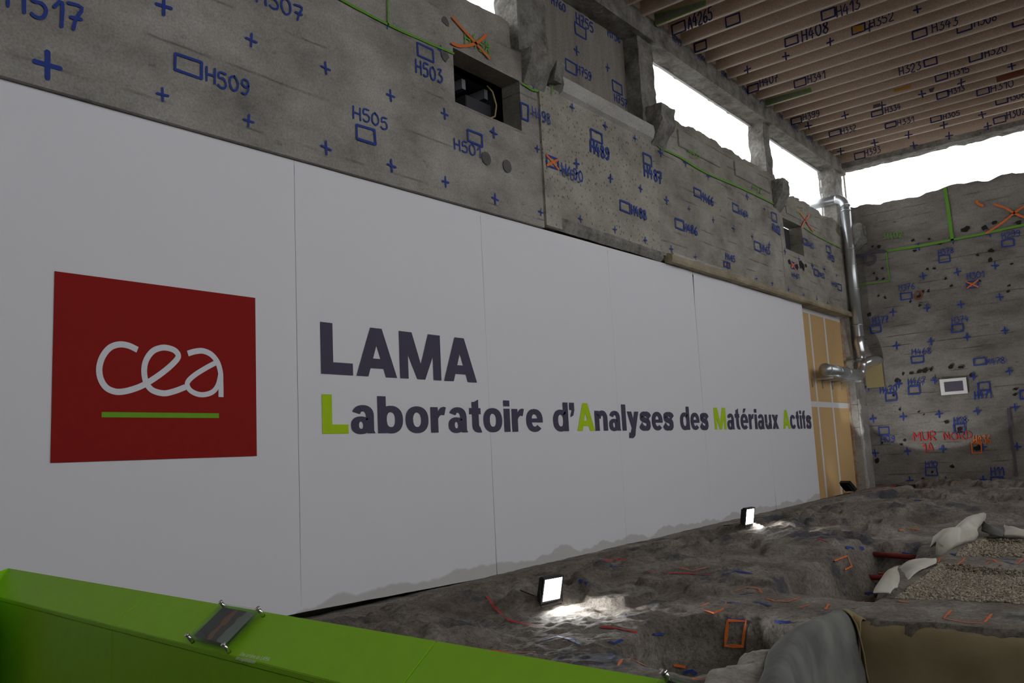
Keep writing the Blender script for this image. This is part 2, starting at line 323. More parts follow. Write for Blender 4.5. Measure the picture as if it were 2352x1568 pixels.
# ------------------------------------------------------------------ the ground as a height function
BASE = 0.0115                                     # the ground rises gently towards the north wall
def on_base(x, y):
    d = ray(x, y); t = (BASE*(CAM[1]-6)-CAM[2])/(d[2]-BASE*d[1]); p = CAM+d*t
    return p if p[1] > 6 else on(x, y, 2, 0.0)
def plan(pts): return [tuple(on_base(x, y)[:2]) for x, y in pts]
def poly_sd(px, py, poly):
    """signed distance to polygon (negative inside), vectorised"""
    px = np.asarray(px, float); py = np.asarray(py, float)
    d = np.full(px.shape, 1e9); inside = np.zeros(px.shape, bool); n = len(poly)
    for i in range(n):
        ax_, ay_ = poly[i]; bx_, by_ = poly[(i+1) % n]
        ex, ey = bx_-ax_, by_-ay_; t = np.clip(((px-ax_)*ex+(py-ay_)*ey)/(ex*ex+ey*ey+1e-12), 0, 1)
        d = np.minimum(d, np.hypot(px-ax_-t*ex, py-ay_-t*ey))
        c = ((ay_ > py) != (by_ > py)) & (px < (bx_-ax_)*(py-ay_)/(by_-ay_+1e-12)+ax_); inside ^= c
    return np.where(inside, -d, d)
PIT1 = plan([(1452, 1452), (1500, 1412), (1580, 1402), (1680, 1400), (1760, 1406), (1830, 1428), (1868, 1448), (1820, 1478), (1720, 1492), (1690, 1520), (1590, 1540), (1500, 1520), (1440, 1490)])
PIT2 = plan([(1765, 1358), (1850, 1368), (2010, 1382), (2050, 1345), (2045, 1318), (2060, 1300), (2150, 1285), (2120, 1252), (2000, 1248), (1965, 1256), (1900, 1282), (1790, 1325)])
PIT3 = plan([(1952, 1418), (2100, 1432), (2352, 1456), (2700, 1490), (3300, 1900), (1900, 2100), (1780, 1660), (1818, 1510), (1895, 1446)])
GRAV1 = plan([(2052, 1372), (2352, 1384), (2700, 1395), (2600, 1325), (2352, 1312), (2160, 1297)])
GRAV2 = plan([(2190, 1278), (2352, 1282), (2600, 1290), (2560, 1243), (2352, 1238), (2262, 1231)])
BUMPS = [(rnd.uniform(0.15, 1.9), rnd.uniform(4.5, 24.5), rnd.uniform(0.15, 0.55), rnd.uniform(0.5, 1.0)) for _ in range(170)]
BUMPS += [(rnd.uniform(1.5, 8), rnd.uniform(9, 24.5), rnd.uniform(0.3, 1.1), rnd.uniform(0.15, 0.4)) for _ in range(90)]
def height(x, y):
    x = np.asarray(x, float); y = np.asarray(y, float)
    z = np.where(y < 6, 0.0, 0.0115*(y-6))
    calm = 1-0.8*smooth(3.0, 4.0, x)*(1-smooth(15, 17, y))          # flatter slabs around the filled pits
    damp = smooth(0.0, 1.0, x)*calm
    z = z+damp*(0.04*fbm(x*0.8, y*0.8, 4)+0.03*fbm(x*3.3, y*3.3, 5, 2.1, 0.6))
    # terraces of broken slab running across
    t = fbm(x*0.35+5, y*0.6, 3)+0.12*fbm(x*2.2, y*2.2, 3); z = z+damp*(0.10*smooth(0.02, 0.05, t)*smooth(8, 11, y)-0.13*smooth(-0.05, -0.08, t)*smooth(11, 14, y)+0.08*smooth(0.2, 0.22, t))
    # broken lumps, mostly along the banner foot
    lum = np.zeros_like(z)
    for bx_, by_, r_, h_ in BUMPS:
        d2 = ((x-bx_)/r_)**2+((y-by_)/(r_*1.1))**2
        lum = np.maximum(lum, h_*np.clip(1-d2, 0, 1)**0.6*min(0.20, 0.17*bx_))
    z = z+lum*calm*(0.75+0.9*fbm(x*5, y*5, 3))
    for mx, my, sx, sy, h in ((2.6, 13.9, 1.3, 0.7, 0.16), (1.9, 18.9, 1.4, 1.1, 0.13), (3.6, 22.3, 4.0, 0.9, 0.10)):
        z = z+damp*h*np.exp(-(((x-mx)/sx)**2+((y-my)/sy)**2))*(1+0.5*fbm(x*2, y*2, 3))
    z = z+damp*0.035*fbm(x*8, y*8, 4, 2.1, 0.6)
    cap = np.where(y < 6, 0.0, 0.0115*(y-6))-0.03+0.155*x+0.02*fbm(x*6, y*6, 3)      # low beside the banner foot
    z = np.where(x < 3.5, np.minimum(z, cap), z)
    wob = 0.10*fbm(x*2.6, y*2.6, 4)
    s1 = poly_sd(x, y, PIT1)+wob; z = z-1.05*(1-smooth(-0.16, 0.01, s1))-0.05*(1-smooth(-0.05, 0.2, s1))
    s2 = poly_sd(x, y, PIT2)+wob; z = z-0.80*(1-smooth(-0.38, 0.01, s2))
    s3 = poly_sd(x, y, PIT3)+wob*0.2; z = z-1.5*(1-smooth(-0.10, 0.0, s3))
    for g, dz in ((GRAV1, 0.10), (GRAV2, 0.10)):
        z = z-dz*(1-smooth(-0.12, 0.05, poly_sd(x, y, g)+wob*0.3))
    return z
def ground_at(px, py, lift=0.0):
    d = ray(px, py); t = np.linspace(3.5, 30, 2600); P = CAM[None]+d[None]*t[:, None]
    below = np.where(P[:, 2] < height(P[:, 0], P[:, 1]))[0]
    p = P[below[0]] if len(below) else P[-1]
    if len(below) and below[0] > 0:
        a, b = t[below[0]-1], t[below[0]]
        for _ in range(12):
            m_ = (a+b)/2; q = CAM+d*m_
            if q[2] < float(height(q[0], q[1])): b = m_
            else: a = m_
        p = CAM+d*a
    return p-d/np.linalg.norm(d)*lift
def build_floor():
    ys = [2.6]
    while ys[-1] < 25.1: ys.append(ys[-1]+0.0055*max(4.0, ys[-1]*0.95))
    ys = np.array(ys); ys[-1] = 25.1
    xs = np.concatenate([np.linspace(-0.6, 8.0, 345), np.linspace(8.06, 14.4, 60)])
    X, Y = np.meshgrid(xs, ys, indexing='ij'); Z = height(X, Y)
    # overhanging roughness on steep faces
    gx, gy = np.gradient(Z, axis=0), np.gradient(Z, axis=1); st = np.clip((np.abs(gx)+np.abs(gy))*6, 0, 1)
    k = 0.06*st; Xd = X+k*fbm(Y*4, Z*7, 3); Yd = Y+k*fbm(X*4, Z*7+5, 3)
    nx, ny = X.shape
    v = np.stack([Xd, Yd, Z], -1).reshape(-1, 3); idx = np.arange(nx*ny).reshape(nx, ny)
    f = np.stack([idx[:-1, :-1], idx[1:, :-1], idx[1:, 1:], idx[:-1, 1:]], -1).reshape(-1, 4)
    me = bpy.data.meshes.new('floor'); me.vertices.add(len(v)); me.vertices.foreach_set('co', v.ravel())
    me.loops.add(f.size); me.loops.foreach_set('vertex_index', f.ravel()); me.polygons.add(len(f))
    me.polygons.foreach_set('loop_start', np.arange(len(f))*4); me.polygons.foreach_set('loop_total', np.full(len(f), 4))
    me.polygons.foreach_set('use_smooth', np.ones(len(f), bool)); me.update(calc_edges=True); me.validate()
    return tag(link('floor', me, 'excavated_ground'), 'rough excavated concrete ground with pits', kind='structure')
FLOOR = build_floor()
PLAT = tag(box('floor', (-0.3, -6, -0.25), (14.4, 2.6, -0.1), 'dark_wall'), kind='structure')

# ------------------------------------------------------------------ left wall: concrete sections, columns, corbels, edge beam
NICHE1 = (8.24, 9.70, 6.20, 6.97); NICHE2 = (19.95, 21.20, 6.10, 6.87)
WALL = relief('wall_left', 0, -6.0, 10.13, 4.74, 7.43, 0.0, 0.5, 'concrete_smooth', None, 0.07, 0.006, [NICHE1], 0.02, bottom=lambda U: 4.735+np.clip(U-2.7, 0, 9)*0.012)
tag(WALL, 'grey board-marked concrete wall with a niche', kind='structure')
relief('light_block_slab', 0, -6.0, 25.1, -0.3, 5.2, -0.52, 0.1, 'far_wall', WALL, 0.6, 0.0)  # unseen slab added behind the banner to stop light leaking through gaps
relief('parapet_upstand', 0, -6.0, 9.75, 7.30, 7.97, -0.17, 0.25, 'concrete_smooth', WALL, 0.09, 0.02, (), 0.03, seed=4)
PAN2 = relief('wall_panel', 0, 10.13, 13.72, 5.0, 7.12, 0.0, 0.5, 'concrete_pitted', WALL, 0.06, 0.007, (), seed=9, bottom=lambda U: 5.06-0.012*(U-10.6))
rough_box('pilaster', (-0.3, 10.14, 4.86), (0.035, 10.55, 6.95), 'concrete_pitted', WALL, 0.07, 0.008, 3)
def chamfer(y0, y1):
    n = 60; v = []; f = []
    for i in range(n+1):
        y = y0+(y1-y0)*i/n; a = 0.05*float(fbm(y*3, 1.2, 4)); c = 0.04*float(fbm(y*4, 7.7, 4))
        v += [(0.0, y, 5.06-0.012*(y-10.6)), (0.0+c, y, 4.98+a-0.012*(y-10.6)), (-0.05, y, 4.86+a*0.4), (-0.40, y, 4.86), (-0.40, y, 5.1)]
        if i:
            for k in range(4): a_ = (i-1)*5+k; f.append((a_, a_+1, a_+6, a_+5))
    return mesh('broken_soffit', v, f, 'concrete_rough', WALL)
chamfer(10.55, 13.75)
def profile_y(name, prof, y0, y1, mat, parent, step=0.1, amp=0.01, seed=0, smooth_=False):
    """a closed XZ profile swept along Y with a little unevenness"""
    n = max(2, int((y1-y0)/step)); v = []; f = []; m_ = len(prof)
    for i in range(n+1):
        y = y0+(y1-y0)*i/n
        for k, (x, z) in enumerate(prof):
            v.append((x+amp*2*float(fbm(y*2.2+k*3.7+seed, k*1.9, 4)), y, z+amp*2*float(fbm(y*2.4-k*2.1, k*5.9+seed, 4))))
    for i in range(n):
        for k in range(m_): a = i*m_+k; b = i*m_+(k+1) % m_; f.append((a, b, b+m_, a+m_))
    f.append(tuple(range(m_))[::-1]); f.append(tuple(n*m_+k for k in range(m_)))
    return mesh(name, v, f, mat, parent, smooth_)
profile_y('sill', [(-0.4, 7.44), (-0.12, 7.44), (0.0, 7.42), (0.09, 7.35), (0.11, 7.22), (0.07, 7.12), (-0.02, 7.06), (-0.4, 7.06)], 10.72, 13.62, 'plaster_sill', WALL, 0.08, 0.006)
PAN3 = relief('wall_panel', 0, 13.72, 19.72, 4.98, 7.86, 0.0, 0.34, 'concrete_boarded', WALL, 0.07, 0.008, (), 0.06, seed=21, rough_top=0.12)
PAN4 = relief('wall_panel', 0, 19.72, 24.30, 4.86, 7.58, 0.0, 0.34, 'concrete_boarded', WALL, 0.07, 0.008, [NICHE2], 0.05, seed=33, rough_top=0.45)
profile_y('ledge', [(-0.4, 5.02), (0.03, 5.02), (0.10, 4.99), (0.115, 4.90), (0.09, 4.86), (-0.04, 4.86), (-0.05, 4.90), (-0.4, 4.9)], 13.9, 24.5, 'ledge_stone', WALL, 0.09, 0.010)
profile_y('plaster_line', [(0.0, 5.02), (0.03, 5.025), (0.04, 5.05), (0.0, 5.09)], 14.1, 16.4, 'plaster_sill', WALL, 0.06, 0.012)
box('raised_block', (-0.1, 14.7, 7.28), (0.03, 16.55, 7.62), 'concrete_smooth', WALL, 0.01)
box('raised_block', (-0.1, 17.3, 7.30), (0.025, 19.25, 7.62), 'concrete_smooth', WALL, 0.01)
box('raised_block', (-0.1, 20.2, 7.02), (0.015, 22.4, 7.22), 'concrete_smooth', WALL, 0.01)
COLS = [(9.80, 10.55, -0.47, -0.05), (13.52, 14.08, -0.47, -0.07), (19.45, 19.86, -0.47, -0.10), (24.35, 25.1, -0.47, -0.05)]
for k, (y0, y1, x0, x1) in enumerate(COLS):
    rough_box('column', (x0, y0, 6.9), (x1, y1, 9.2), 'concrete_rough', WALL, 0.07, 0.022, 11*k)
def corbel(y0, y1, zt, zb, out, drop, seed):
    def shp(c):
        t = (c.x+0.3)/(out+0.3); s = max(0.0, (c.x)/out) if c.x > 0 else 0.0
        zlo = zb+s*(zt-drop-zb); w = (c.z-zb)/(zt-zb)
        return (c.x, c.y, zlo+w*(zt-zlo))
    return rough_box('corbel', (-0.3, y0, zb), (out, y1, zt), 'concrete_rough', WALL, 0.06, 0.03, seed, shp)
corbel(9.78, 10.34, 7.50, 6.95, 0.20, 0.14, 5)
rough_box('corbel_stub', (0.02, 10.38, 7.16), (0.16, 10.60, 7.52), 'concrete_rough', WALL, 0.06, 0.03, 8, lambda c: (c.x, c.y+(c.z-7.2)*0.35, c.z))
corbel(13.62, 14.12, 7.76, 7.0, 0.27, 0.30, 15)
corbel(19.40, 19.85, 7.66, 6.98, 0.28, 0.32, 25)
corbel(24.35, 24.95, 7.45, 6.55, 0.52, 0.40, 35)
rough_box('edge_beam', (-0.45, -6, 9.15), (0.03, 25.3, 9.62), 'concrete_rough', WALL, 0.10, 0.022, 2)
box('infill_panel', (-0.42, 10.5, 7.35), (-0.38, 13.6, 9.2), 'infill_board', WALL)
rough_box('jamb', (-0.5, 24.22, -0.3), (0.0, 25.1, 4.95), 'concrete_smooth', WALL, 0.10, 0.012, 6)
rough_box('brick_edge', (-0.24, 24.16, -0.2), (-0.17, 24.23, 4.9), 'brick_jamb', WALL, 0.05, 0.02, 6)
rough_box('broken_edge', (-0.03, 24.28, 0.1), (0.03, 24.42, 2.6), 'plaster_sill', WALL, 0.05, 0.03, 16)
box('wall_panel', (-0.34, 24.30, 4.86), (0.0, 25.1, 7.5), 'concrete_boarded', WALL)

tag(rough_box('trim_1', (-0.035, 2.30, 3.98), (0.06, 2.68, 4.28), 'plaster_sill', None, 0.05, 0.02, 44), 'small broken concrete stub at the left edge', kind='structure')
# niches
def niche(n, parent, depth):
    y0, y1, z0, z1 = n
    bm = bmesh.new(); t = 0.02; x0, x1 = -depth, -0.34
    bbox(bm, (x0, y0-t, z0), (x0+t, y1+t, z1))
    bbox(bm, (x0, y0-t, z0-t), (x1, y1+t, z0)); bbox(bm, (x0, y0-t, z1), (x1, y1+t, z1+t)); bbox(bm, (x0, y0-t, z0-t), (x1, y0, z1+t)); bbox(bm, (x0, y1, z0-t), (x1, y1+t, z1+t))
    return frombm('niche_lining', bm, 'niche_dark', parent)
niche(NICHE1, WALL, 1.6)
for k in range(3): box('niche_joist', (-1.1+0.0*k, 8.5+0.5*k, 6.80), (-0.52, 8.58+0.5*k, 6.95), 'niche_grey', WALL)
box('niche_box', (-1.05, 9.05, 6.22), (-0.5, 9.62, 6.72), 'niche_dark', WALL, 0.01)
tubeobj('niche_cable', [(-0.42, 9.45, 6.95), (-0.36, 9.50, 6.85), (-0.34, 9.55, 6.65), (-0.36, 9.53, 6.48), (-0.46, 9.38, 6.40)], 0.014, 'cable_yellow', WALL, 8)
box('niche_plate', (-0.34, 19.97, 6.12), (-0.31, 20.75, 6.85), 'galvanised', WALL)
box('niche_lining', (-0.36, 20.75, 6.12), (-0.33, 21.2, 6.85), 'niche_dark', WALL)

# ------------------------------------------------------------------ north wall
NWALL = relief('wall_north', 1, -0.5, 14.5, -0.3, 8.08, 25.1, 0.5, 'concrete_north', None, 0.08, 0.020, (), 0.07, seed=50, sign=-1)
tag(NWALL, 'dark grey board-marked end wall covered in survey marks', kind='structure')
rough_box('edge_beam', (-0.45, 24.97, 9.27), (14.5, 25.45, 9.50), 'concrete_rough', NWALL, 0.09, 0.03, 12)
box('beam_face', (-0.45, 24.93, 9.42), (14.5, 25.45, 10.0), 'ceiling_paint', NWALL)
# ------------------------------------------------------------------ walls outside the picture; ground and east window added for the light
tag(box('ground', (-150, -150, -2.2), (160, 180, -2.0), 'outdoor_ground'), 'unseen wide grey ground outside the building, added to block light from below', kind='structure')  # unseen plane added to cut sky light from below the horizon
EW = tag(box('wall_right', (14.5, -6.2, -0.3), (14.8, 25.6, 4.9), 'far_wall'), kind='structure')
BW = tag(box('wall_back', (-0.5, -6.3, -0.3), (14.8, -6.0, 10.0), 'dark_wall'), kind='structure')
# ------------------------------------------------------------------ windows
def window(name, axis, a, b, z0, z1, at, nb, panes):
    root = empty(name, (at, a, z0) if axis == 0 else (a, at, z0)); tag(root, kind='structure')
    P = lambda u, w, z: (w, u, z) if axis == 0 else (u, w, z)
    edges = np.linspace(a, b, panes+1)
    for p, q in zip(edges, edges[1:]): box('pane', P(p, at, z0), P(q, at+0.01, z1), 'window_pane', None).parent = root
    for o in root.children: o.matrix_parent_inverse = Matrix.Translation(-Vector(root.location))
    for s in ((a, b, z1-0.03, z1), (a, b, z0, z0+0.03)):
        o = box('window_frame', P(s[0], at-0.02, s[2]), P(s[1], at+0.03, s[3]), 'window_frame_white'); o.parent = root; o.matrix_parent_inverse = Matrix.Translation(-Vector(root.location))
    for e in edges:
        o = box('window_frame', P(e-0.02, at-0.02, z0), P(e+0.02, at+0.03, z1), 'window_frame_white'); o.parent = root; o.matrix_parent_inverse = Matrix.Translation(-Vector(root.location))
    return root
window('window_1', 0, -6, 9.85, 7.5, 9.16, -0.42, 0, 3)
window('window_2', 0, 14.05, 19.5, 7.4, 9.16, -0.42, 0, 1)
window('window_3', 0, 19.82, 24.37, 7.3, 9.16, -0.42, 0, 1)
window('window_4', 1, -0.05, 14.5, 7.85, 9.32, 25.36, 0, 1)
window('fill_window', 0, -6, 25.1, 4.9, 9.6, 14.6, 0, 6)  # unseen east glazing, added and sized as fill for banner and parapet

# ------------------------------------------------------------------ ceiling with ribs
RZ = 9.50
CEIL = tag(box('ceiling', (0.0, -6.3, 9.86), (14.8, 25.4, 10.1), 'ceiling_paint'), 'beige ribbed concrete ceiling', kind='structure')
box('end_face', (-0.45, -6.3, 9.6), (0.035, 25.4, 10.1), 'ceiling_paint', CEIL)
RIBS = [24.27-0.5345*k for k in range(0, 56)]
def rib_mesh():
    bm = bmesh.new(); bbox(bm, (0.03, -0.045, RZ), (14.6, 0.045, 9.88)); 
    for f in bm.faces:
        pass
    me = bpy.data.meshes.new('rib')
    bmesh.ops.bevel(bm, geom=[e for e in bm.edges if all(abs(v.co.z-RZ) < 1e-4 for v in e.verts)], offset=0.012, segments=2, affect='EDGES')
    bmesh.ops.recalc_face_normals(bm, faces=bm.faces); bm.to_mesh(me); bm.free()
    me.materials.append(MATS['ceiling_paint']); me.materials.append(MATS['rib_underside'])
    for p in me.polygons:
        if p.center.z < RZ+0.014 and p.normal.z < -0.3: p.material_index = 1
    return me
RM = rib_mesh()
for y in RIBS:
    o = bpy.data.objects.new('rib', RM); COL.objects.link(o); o.location = (0, y, 0); o.parent = CEIL

# ------------------------------------------------------------------ paint marks: a hand-painted stroke alphabet
G = {
 'H': [[(0, 0), (0.02, 1)], [(0.62, 0), (0.6, 1)], [(0, .5), (0.62, .52)]],
 '0': [[(.35, 1), (.08, .8), (0, .5), (.1, .15), (.33, 0), (.58, .18), (.66, .5), (.58, .84), (.35, 1)]],
 '1': [[(.05, .68), (.36, 1), (.36, 0)]],
 '2': [[(.02, .78), (.2, 1), (.48, .96), (.58, .72), (.35, .38), (0, 0), (.62, .02)]],
 '3': [[(.03, .95), (.5, 1), (.3, .6), (.56, .48), (.58, .2), (.3, 0), (0, .08)]],
 '4': [[(.34, 1), (0, .4), (.62, .42)], [(.44, .7), (.4, 0)]],
 '5': [[(.6, 1), (.12, .97), (.06, .58), (.4, .62), (.6, .38), (.5, .08), (.2, 0), (0, .1)]],
 '6': [[(.5, 1), (.2, .72), (.03, .3), (.2, 0), (.5, .06), (.58, .32), (.36, .5), (.08, .36)]],
 '7': [[(0, .97), (.6, 1), (.34, .45), (.25, 0)], [(.12, .5), (.58, .54)]],
 '8': [[(.32, .54), (.06, .78), (.3, 1), (.56, .8), (.32, .54), (.02, .26), (.3, 0), (.62, .24), (.32, .54)]],
 '9': [[(.56, .66), (.3, .5), (.05, .7), (.2, .98), (.5, .95), (.56, .66), (.52, .3), (.3, .0), (.02, .06)]],
 'A': [[(0, 0), (.3, 1), (.62, 0)], [(.12, .38), (.5, .36)]], 'M': [[(0, 0), (.04, 1), (.36, .4), (.68, 1), (.74, 0)]], 'U': [[(0, 1), (.02, .25), (.2, 0), (.45, .05), (.58, .3), (.6, 1)]],
 'R': [[(.02, 0), (0, 1), (.45, .98), (.56, .74), (.4, .52), (.02, .5)], [(.25, .5), (.62, 0)]], 'N': [[(0, 0), (0, 1), (.56, 0), (.58, 1)]],
 'O': [[(.35, 1), (.06, .8), (0, .45), (.12, .1), (.36, 0), (.62, .15), (.7, .5), (.6, .88), (.35, 1)]], 'D': [[(.03, 0), (0, 1), (.4, .92), (.64, .55), (.5, .14), (.03, 0)]], ' ': [],
}
def resample(pl, n=3):
    out = []
    P = [np.array(p, float) for p in pl]
    if len(P) == 2: return P
    for i in range(len(P)-1):
        p0, p1, p2, p3 = P[max(i-1, 0)], P[i], P[i+1], P[min(i+2, len(P)-1)]
        for k in range(n):
            t = k/n; out.append(0.5*((2*p1)+(-p0+p2)*t+(2*p0-5*p1+4*p2-p3)*t*t+(-p0+3*p1-3*p2+p3)*t**3))
    return out+[P[-1]]
def ribbon(v, f, pl, w):
    """flat brush stroke in 2-D with rounded ends; appends to v (2-D) and f"""
    P = [np.array(p, float) for p in pl]
    d0 = P[1]-P[0]; d1 = P[-1]-P[-2]
    d0 = d0/(np.linalg.norm(d0)+1e-9); d1 = d1/(np.linalg.norm(d1)+1e-9)
    P = [P[0]-d0*w*0.35]+P+[P[-1]+d1*w*0.35]; W = [w*0.55]+[w*(0.9+0.25*rnd.random()) for _ in P[1:-1]]+[w*0.5]
    b = len(v)
    for i, p in enumerate(P):
        t = P[min(i+1, len(P)-1)]-P[max(i-1, 0)]; t = t/(np.linalg.norm(t)+1e-9); n = np.array([-t[1], t[0]])
        v += [p+n*W[i]/2, p-n*W[i]/2]
    for i in range(len(P)-1): f.append((b+2*i, b+2*i+1, b+2*i+3, b+2*i+2))
def text_strokes(s, jitter=0.03):
    x = 0; out = []
    for ch in s:
        g = G[ch]; dy = rnd.uniform(-jitter, jitter)*2; wd = max([p[0] for q in g for p in q]+[0.3])
        for st in g: out.append([(x+p[0]+rnd.uniform(-jitter, jitter), p[1]+dy+rnd.uniform(-jitter, jitter)) for p in st])
        x += wd+0.26
    return out, max(0.2, x-0.26)
class Plane:
    """a wall plane on which marks are laid: ax 0 -> (Y,Z) at X=val, ax 1 -> (X,Z) at Y=val"""
    def __init__(s, ax, val, lift, parent, pref=''): s.ax, s.val, s.lift, s.parent = ax, val, lift, parent
    def uv(s, x, y):
        p = on(x, y, s.ax, s.val); return np.array([p[1] if s.ax == 0 else p[0], p[2]])
    def xyz(s, q): return (s.val+s.lift, q[0], q[1]) if s.ax == 0 else (q[0], s.val-s.lift, q[1])
    def make(s, name, strokes, w, mat, smoothn=3):
        v, f = [], []
        lay = []; base = s.lift; pts = []
        for k, st in enumerate(strokes):
            ribbon(v, f, resample(st, smoothn) if smoothn else [np.array(p) for p in st], w); lay += [k*0.0005]*(len(v)-len(lay))
        for q, l in zip(v, lay): s.lift = base+l; pts.append(s.xyz(q))
        s.lift = base; o = mesh(name, pts, f, mat, s.parent); return o
    def rect(s, cx, cy, w, h):
        a = s.uv(cx-w/2, cy); b = s.uv(cx+w/2, cy); z1 = s.uv(cx, cy-h/2)[1]; z0 = s.uv(cx, cy+h/2)[1]
        H = max(0.68*(z1-z0), z1-z0-abs(b[1]-a[1])); zc = (z0+z1)/2      # the outline seen includes the slope of the wall lines
        return a[0], b[0], zc-H/2, zc+H/2
    def text(s, t, cx, cy, w, h, mat='blue_paint', wt=0.13, tilt=0.0):
        u0, u1, z0, z1 = s.rect(cx, cy, w, h); st, W = text_strokes(t)
        H = z1-z0; zc = (z0+z1)/2
        S = [[(u0+(p[0]/W)*(u1-u0), zc-H/2+p[1]*H+tilt*(p[0]/W-0.5)*(u1-u0)) for p in q] for q in st]
        return s.make('painted_number', S, max(0.020, H*wt), mat)
    def box(s, cx, cy, w, h, mat='blue_paint', wt=0.028, cross=None):
        u0, u1, z0, z1 = s.rect(cx, cy, w, h); H = z1-z0
        j = lambda: rnd.uniform(-1, 1)*0.04*H
        c = [(u0+j(), z1+j()), (u1+j(), z1+j()), (u1+j(), z0+j()), (u0+j(), z0+j())]
        o = s.make('painted_box', [[c[0], c[1]], [c[1], c[2]], [c[2], c[3]], [c[3], c[0]]], wt, mat, 0)
        if cross: s2 = Plane(s.ax, s.val, s.lift+0.003, s.parent); s2.make('painted_cross', [[c[0], c[2]], [c[1], c[3]]], wt*1.1, cross, 0)
        return o
    def cross(s, cx, cy, size, mat='blue_paint', wt=None):
        q = s.uv(cx, cy); r = abs(s.uv(cx, cy-size/2)[1]-s.uv(cx, cy+size/2)[1])/2; a = rnd.uniform(-.12, .12); b = rnd.uniform(-.1, .1)
        return s.make('painted_cross', [[q+np.array([-r*0.9, -a*r]), q+np.array([r*0.9, a*r])], [q+np.array([b*r, r]), q+np.array([-b*r, -r])]], wt or max(0.018, r*0.34), mat, 0)
    def line(s, pts, w, mat, name='painted_line', sm=3):
        return s.make(name, [[tuple(s.uv(*p)) for p in pts]], w, mat, sm)
    def disc(s, cx, cy, r, mat, name):
        q = s.uv(cx, cy); n = 22
        v = [s.xyz(q)]+[s.xyz(q+r*np.array([math.cos(2*math.pi*k/n), math.sin(2*math.pi*k/n)])) for k in range(n)]
        return mesh(name, v, [(0, 1+k, 1+(k+1) % n) for k in range(n)], mat, s.parent)
    def blot(s, cx, cy, r, mat='hole_black', name='hole', asp=1.0):
        q = s.uv(cx, cy); n = 9
        v = [s.xyz(q)]+[s.xyz(q+r*rnd.uniform(0.5, 1.1)*np.array([math.cos(2*math.pi*k/n)*asp, math.sin(2*math.pi*k/n)])) for k in range(n)]
        return mesh(name, v, [(0, 1+k, 1+(k+1) % n) for k in range(n)], mat, s.parent)

LW = Plane(0, 0.0, 0.013, WALL)
for x, y, s in [(375, 15, 40), (108, 150, 62), (576, 93, 30), (372, 218, 30), (747, 157, 27), (570, 278, 28), (748, 340, 30), (896, 220, 26), (898, 381, 28), (1020, 262, 24), (1022, 418, 24), (1133, 305, 24), (1136, 457, 24), (1233, 342, 17), (1241, 487, 17), (888, 58, 18), (1012, 118, 24), (1225, 206, 12)]: LW.cross(x, y, s)
LW2 = Plane(0, 0.0, 0.016, WALL)
LWP = Plane(0, 0.035, 0.014, WALL)
for x, y, s in [(1313, 247, 17), (1389, 290, 18), (1323, 376, 22), (1401, 410, 20), (1457, 318, 15), (1470, 433, 17), (1332, 503, 16), (1411, 527, 16), (1481, 552, 15), (1516, 350, 20), (1530, 460, 19), (1541, 572, 16), (1573, 374, 16), (1582, 480, 12), (1625, 405, 16), (1637, 505, 13), (1684, 525, 14), (1727, 543, 12), (1715, 452, 16), (1766, 562, 14), (1596, 590, 14), (1736, 640, 12), (1773, 650, 12), (1802, 577, 14), (1834, 594, 12), (1865, 610, 14), (1893, 618, 13), (1920, 633, 10), (1810, 665, 12), (1845, 677, 10), (1875, 687, 10), (1900, 696, 10), (1755, 480, 10)]: LW2.cross(x, y, s)
for t, bx, tx in [('H517', None, (102, 18, 172, 88)), ('H507', None, (640, 10, 104, 52)), ('H509', (431, 152, 60, 54), (521, 188, 96, 50)), ('H505', (839, 309, 42, 46), (849, 271, 76, 40)), ('H503', (976, 122, 36, 40), (984, 164, 58, 44)), ('H501', (1090, 317, 32, 38), (1072, 340, 58, 36)), ('H498', (1204, 257, 16, 42), (1237, 268, 40, 34))]:
    if bx: LW.box(*bx)
    (Plane(0, 0.0, 0.052, WALL) if t == 'H498' else LW).text(t, *tx)
for t, bx, tx, cr in [('H490', (1268, 373, 26, 34), (1308, 399, 46, 34), 'orange_paint'), ('H489', (1369, 314, 24, 32), (1376, 346, 40, 38), None), ('H487', (1486, 367, 18, 30), (1498, 400, 38, 36), None), ('H488', (1435, 475, 22, 30), (1466, 488, 32, 30), None), ('H486', (1560, 515, 19, 28), (1585, 526, 28, 26), None), ('H466', (1601, 443, 15, 24), (1623, 457, 26, 26), None), ('H464', (1689, 478, 13, 22), (1706, 489, 20, 20), None), ('H465', (1669, 608, 13, 15), (1676, 592, 20, 20), None), ('H463', (1739, 566, 13, 24), (1757, 573, 18, 22), None), ('H462', (1777, 499, 11, 24), (1782, 526, 16, 24), None), ('H460', (1849, 555, 9, 16), (1859, 562, 16, 18), None), ('H459', (1902, 573, 9, 18), (1908, 592, 12, 18), None), ('H453', (1874, 626, 10, 17), (1886, 632, 12, 15), None), ('H458', (1928, 660, 8, 16), (1915, 653, 12, 12), None), ('H461', (1820, 609, 9, 17), (1826, 633, 16, 15), 'orange_paint')]:
    Q_ = LWP if t == 'H490' else LW2
    Q_.box(*bx, wt=0.032, cross=cr); LW2.text(t, *tx, wt=0.2) if t != 'H490' else Plane(0, 0.0, 0.05, WALL).text(t, *tx, wt=0.2)
GL = Plane(0, 0.0, 0.023, WALL)
GL.line([(700, -50), (780, 0), (890, 58), (960, 90), (1040, 124)], 0.03, 'green_paint'); GL.line([(888, -40), (889, 58)], 0.025, 'green_paint')
GL.line([(1196, 192), (1220, 207), (1240, 212), (1265, 225), (1266, 200)], 0.03, 'green_paint', sm=0)
GL2 = Plane(0, 0.0, 0.030, WALL)
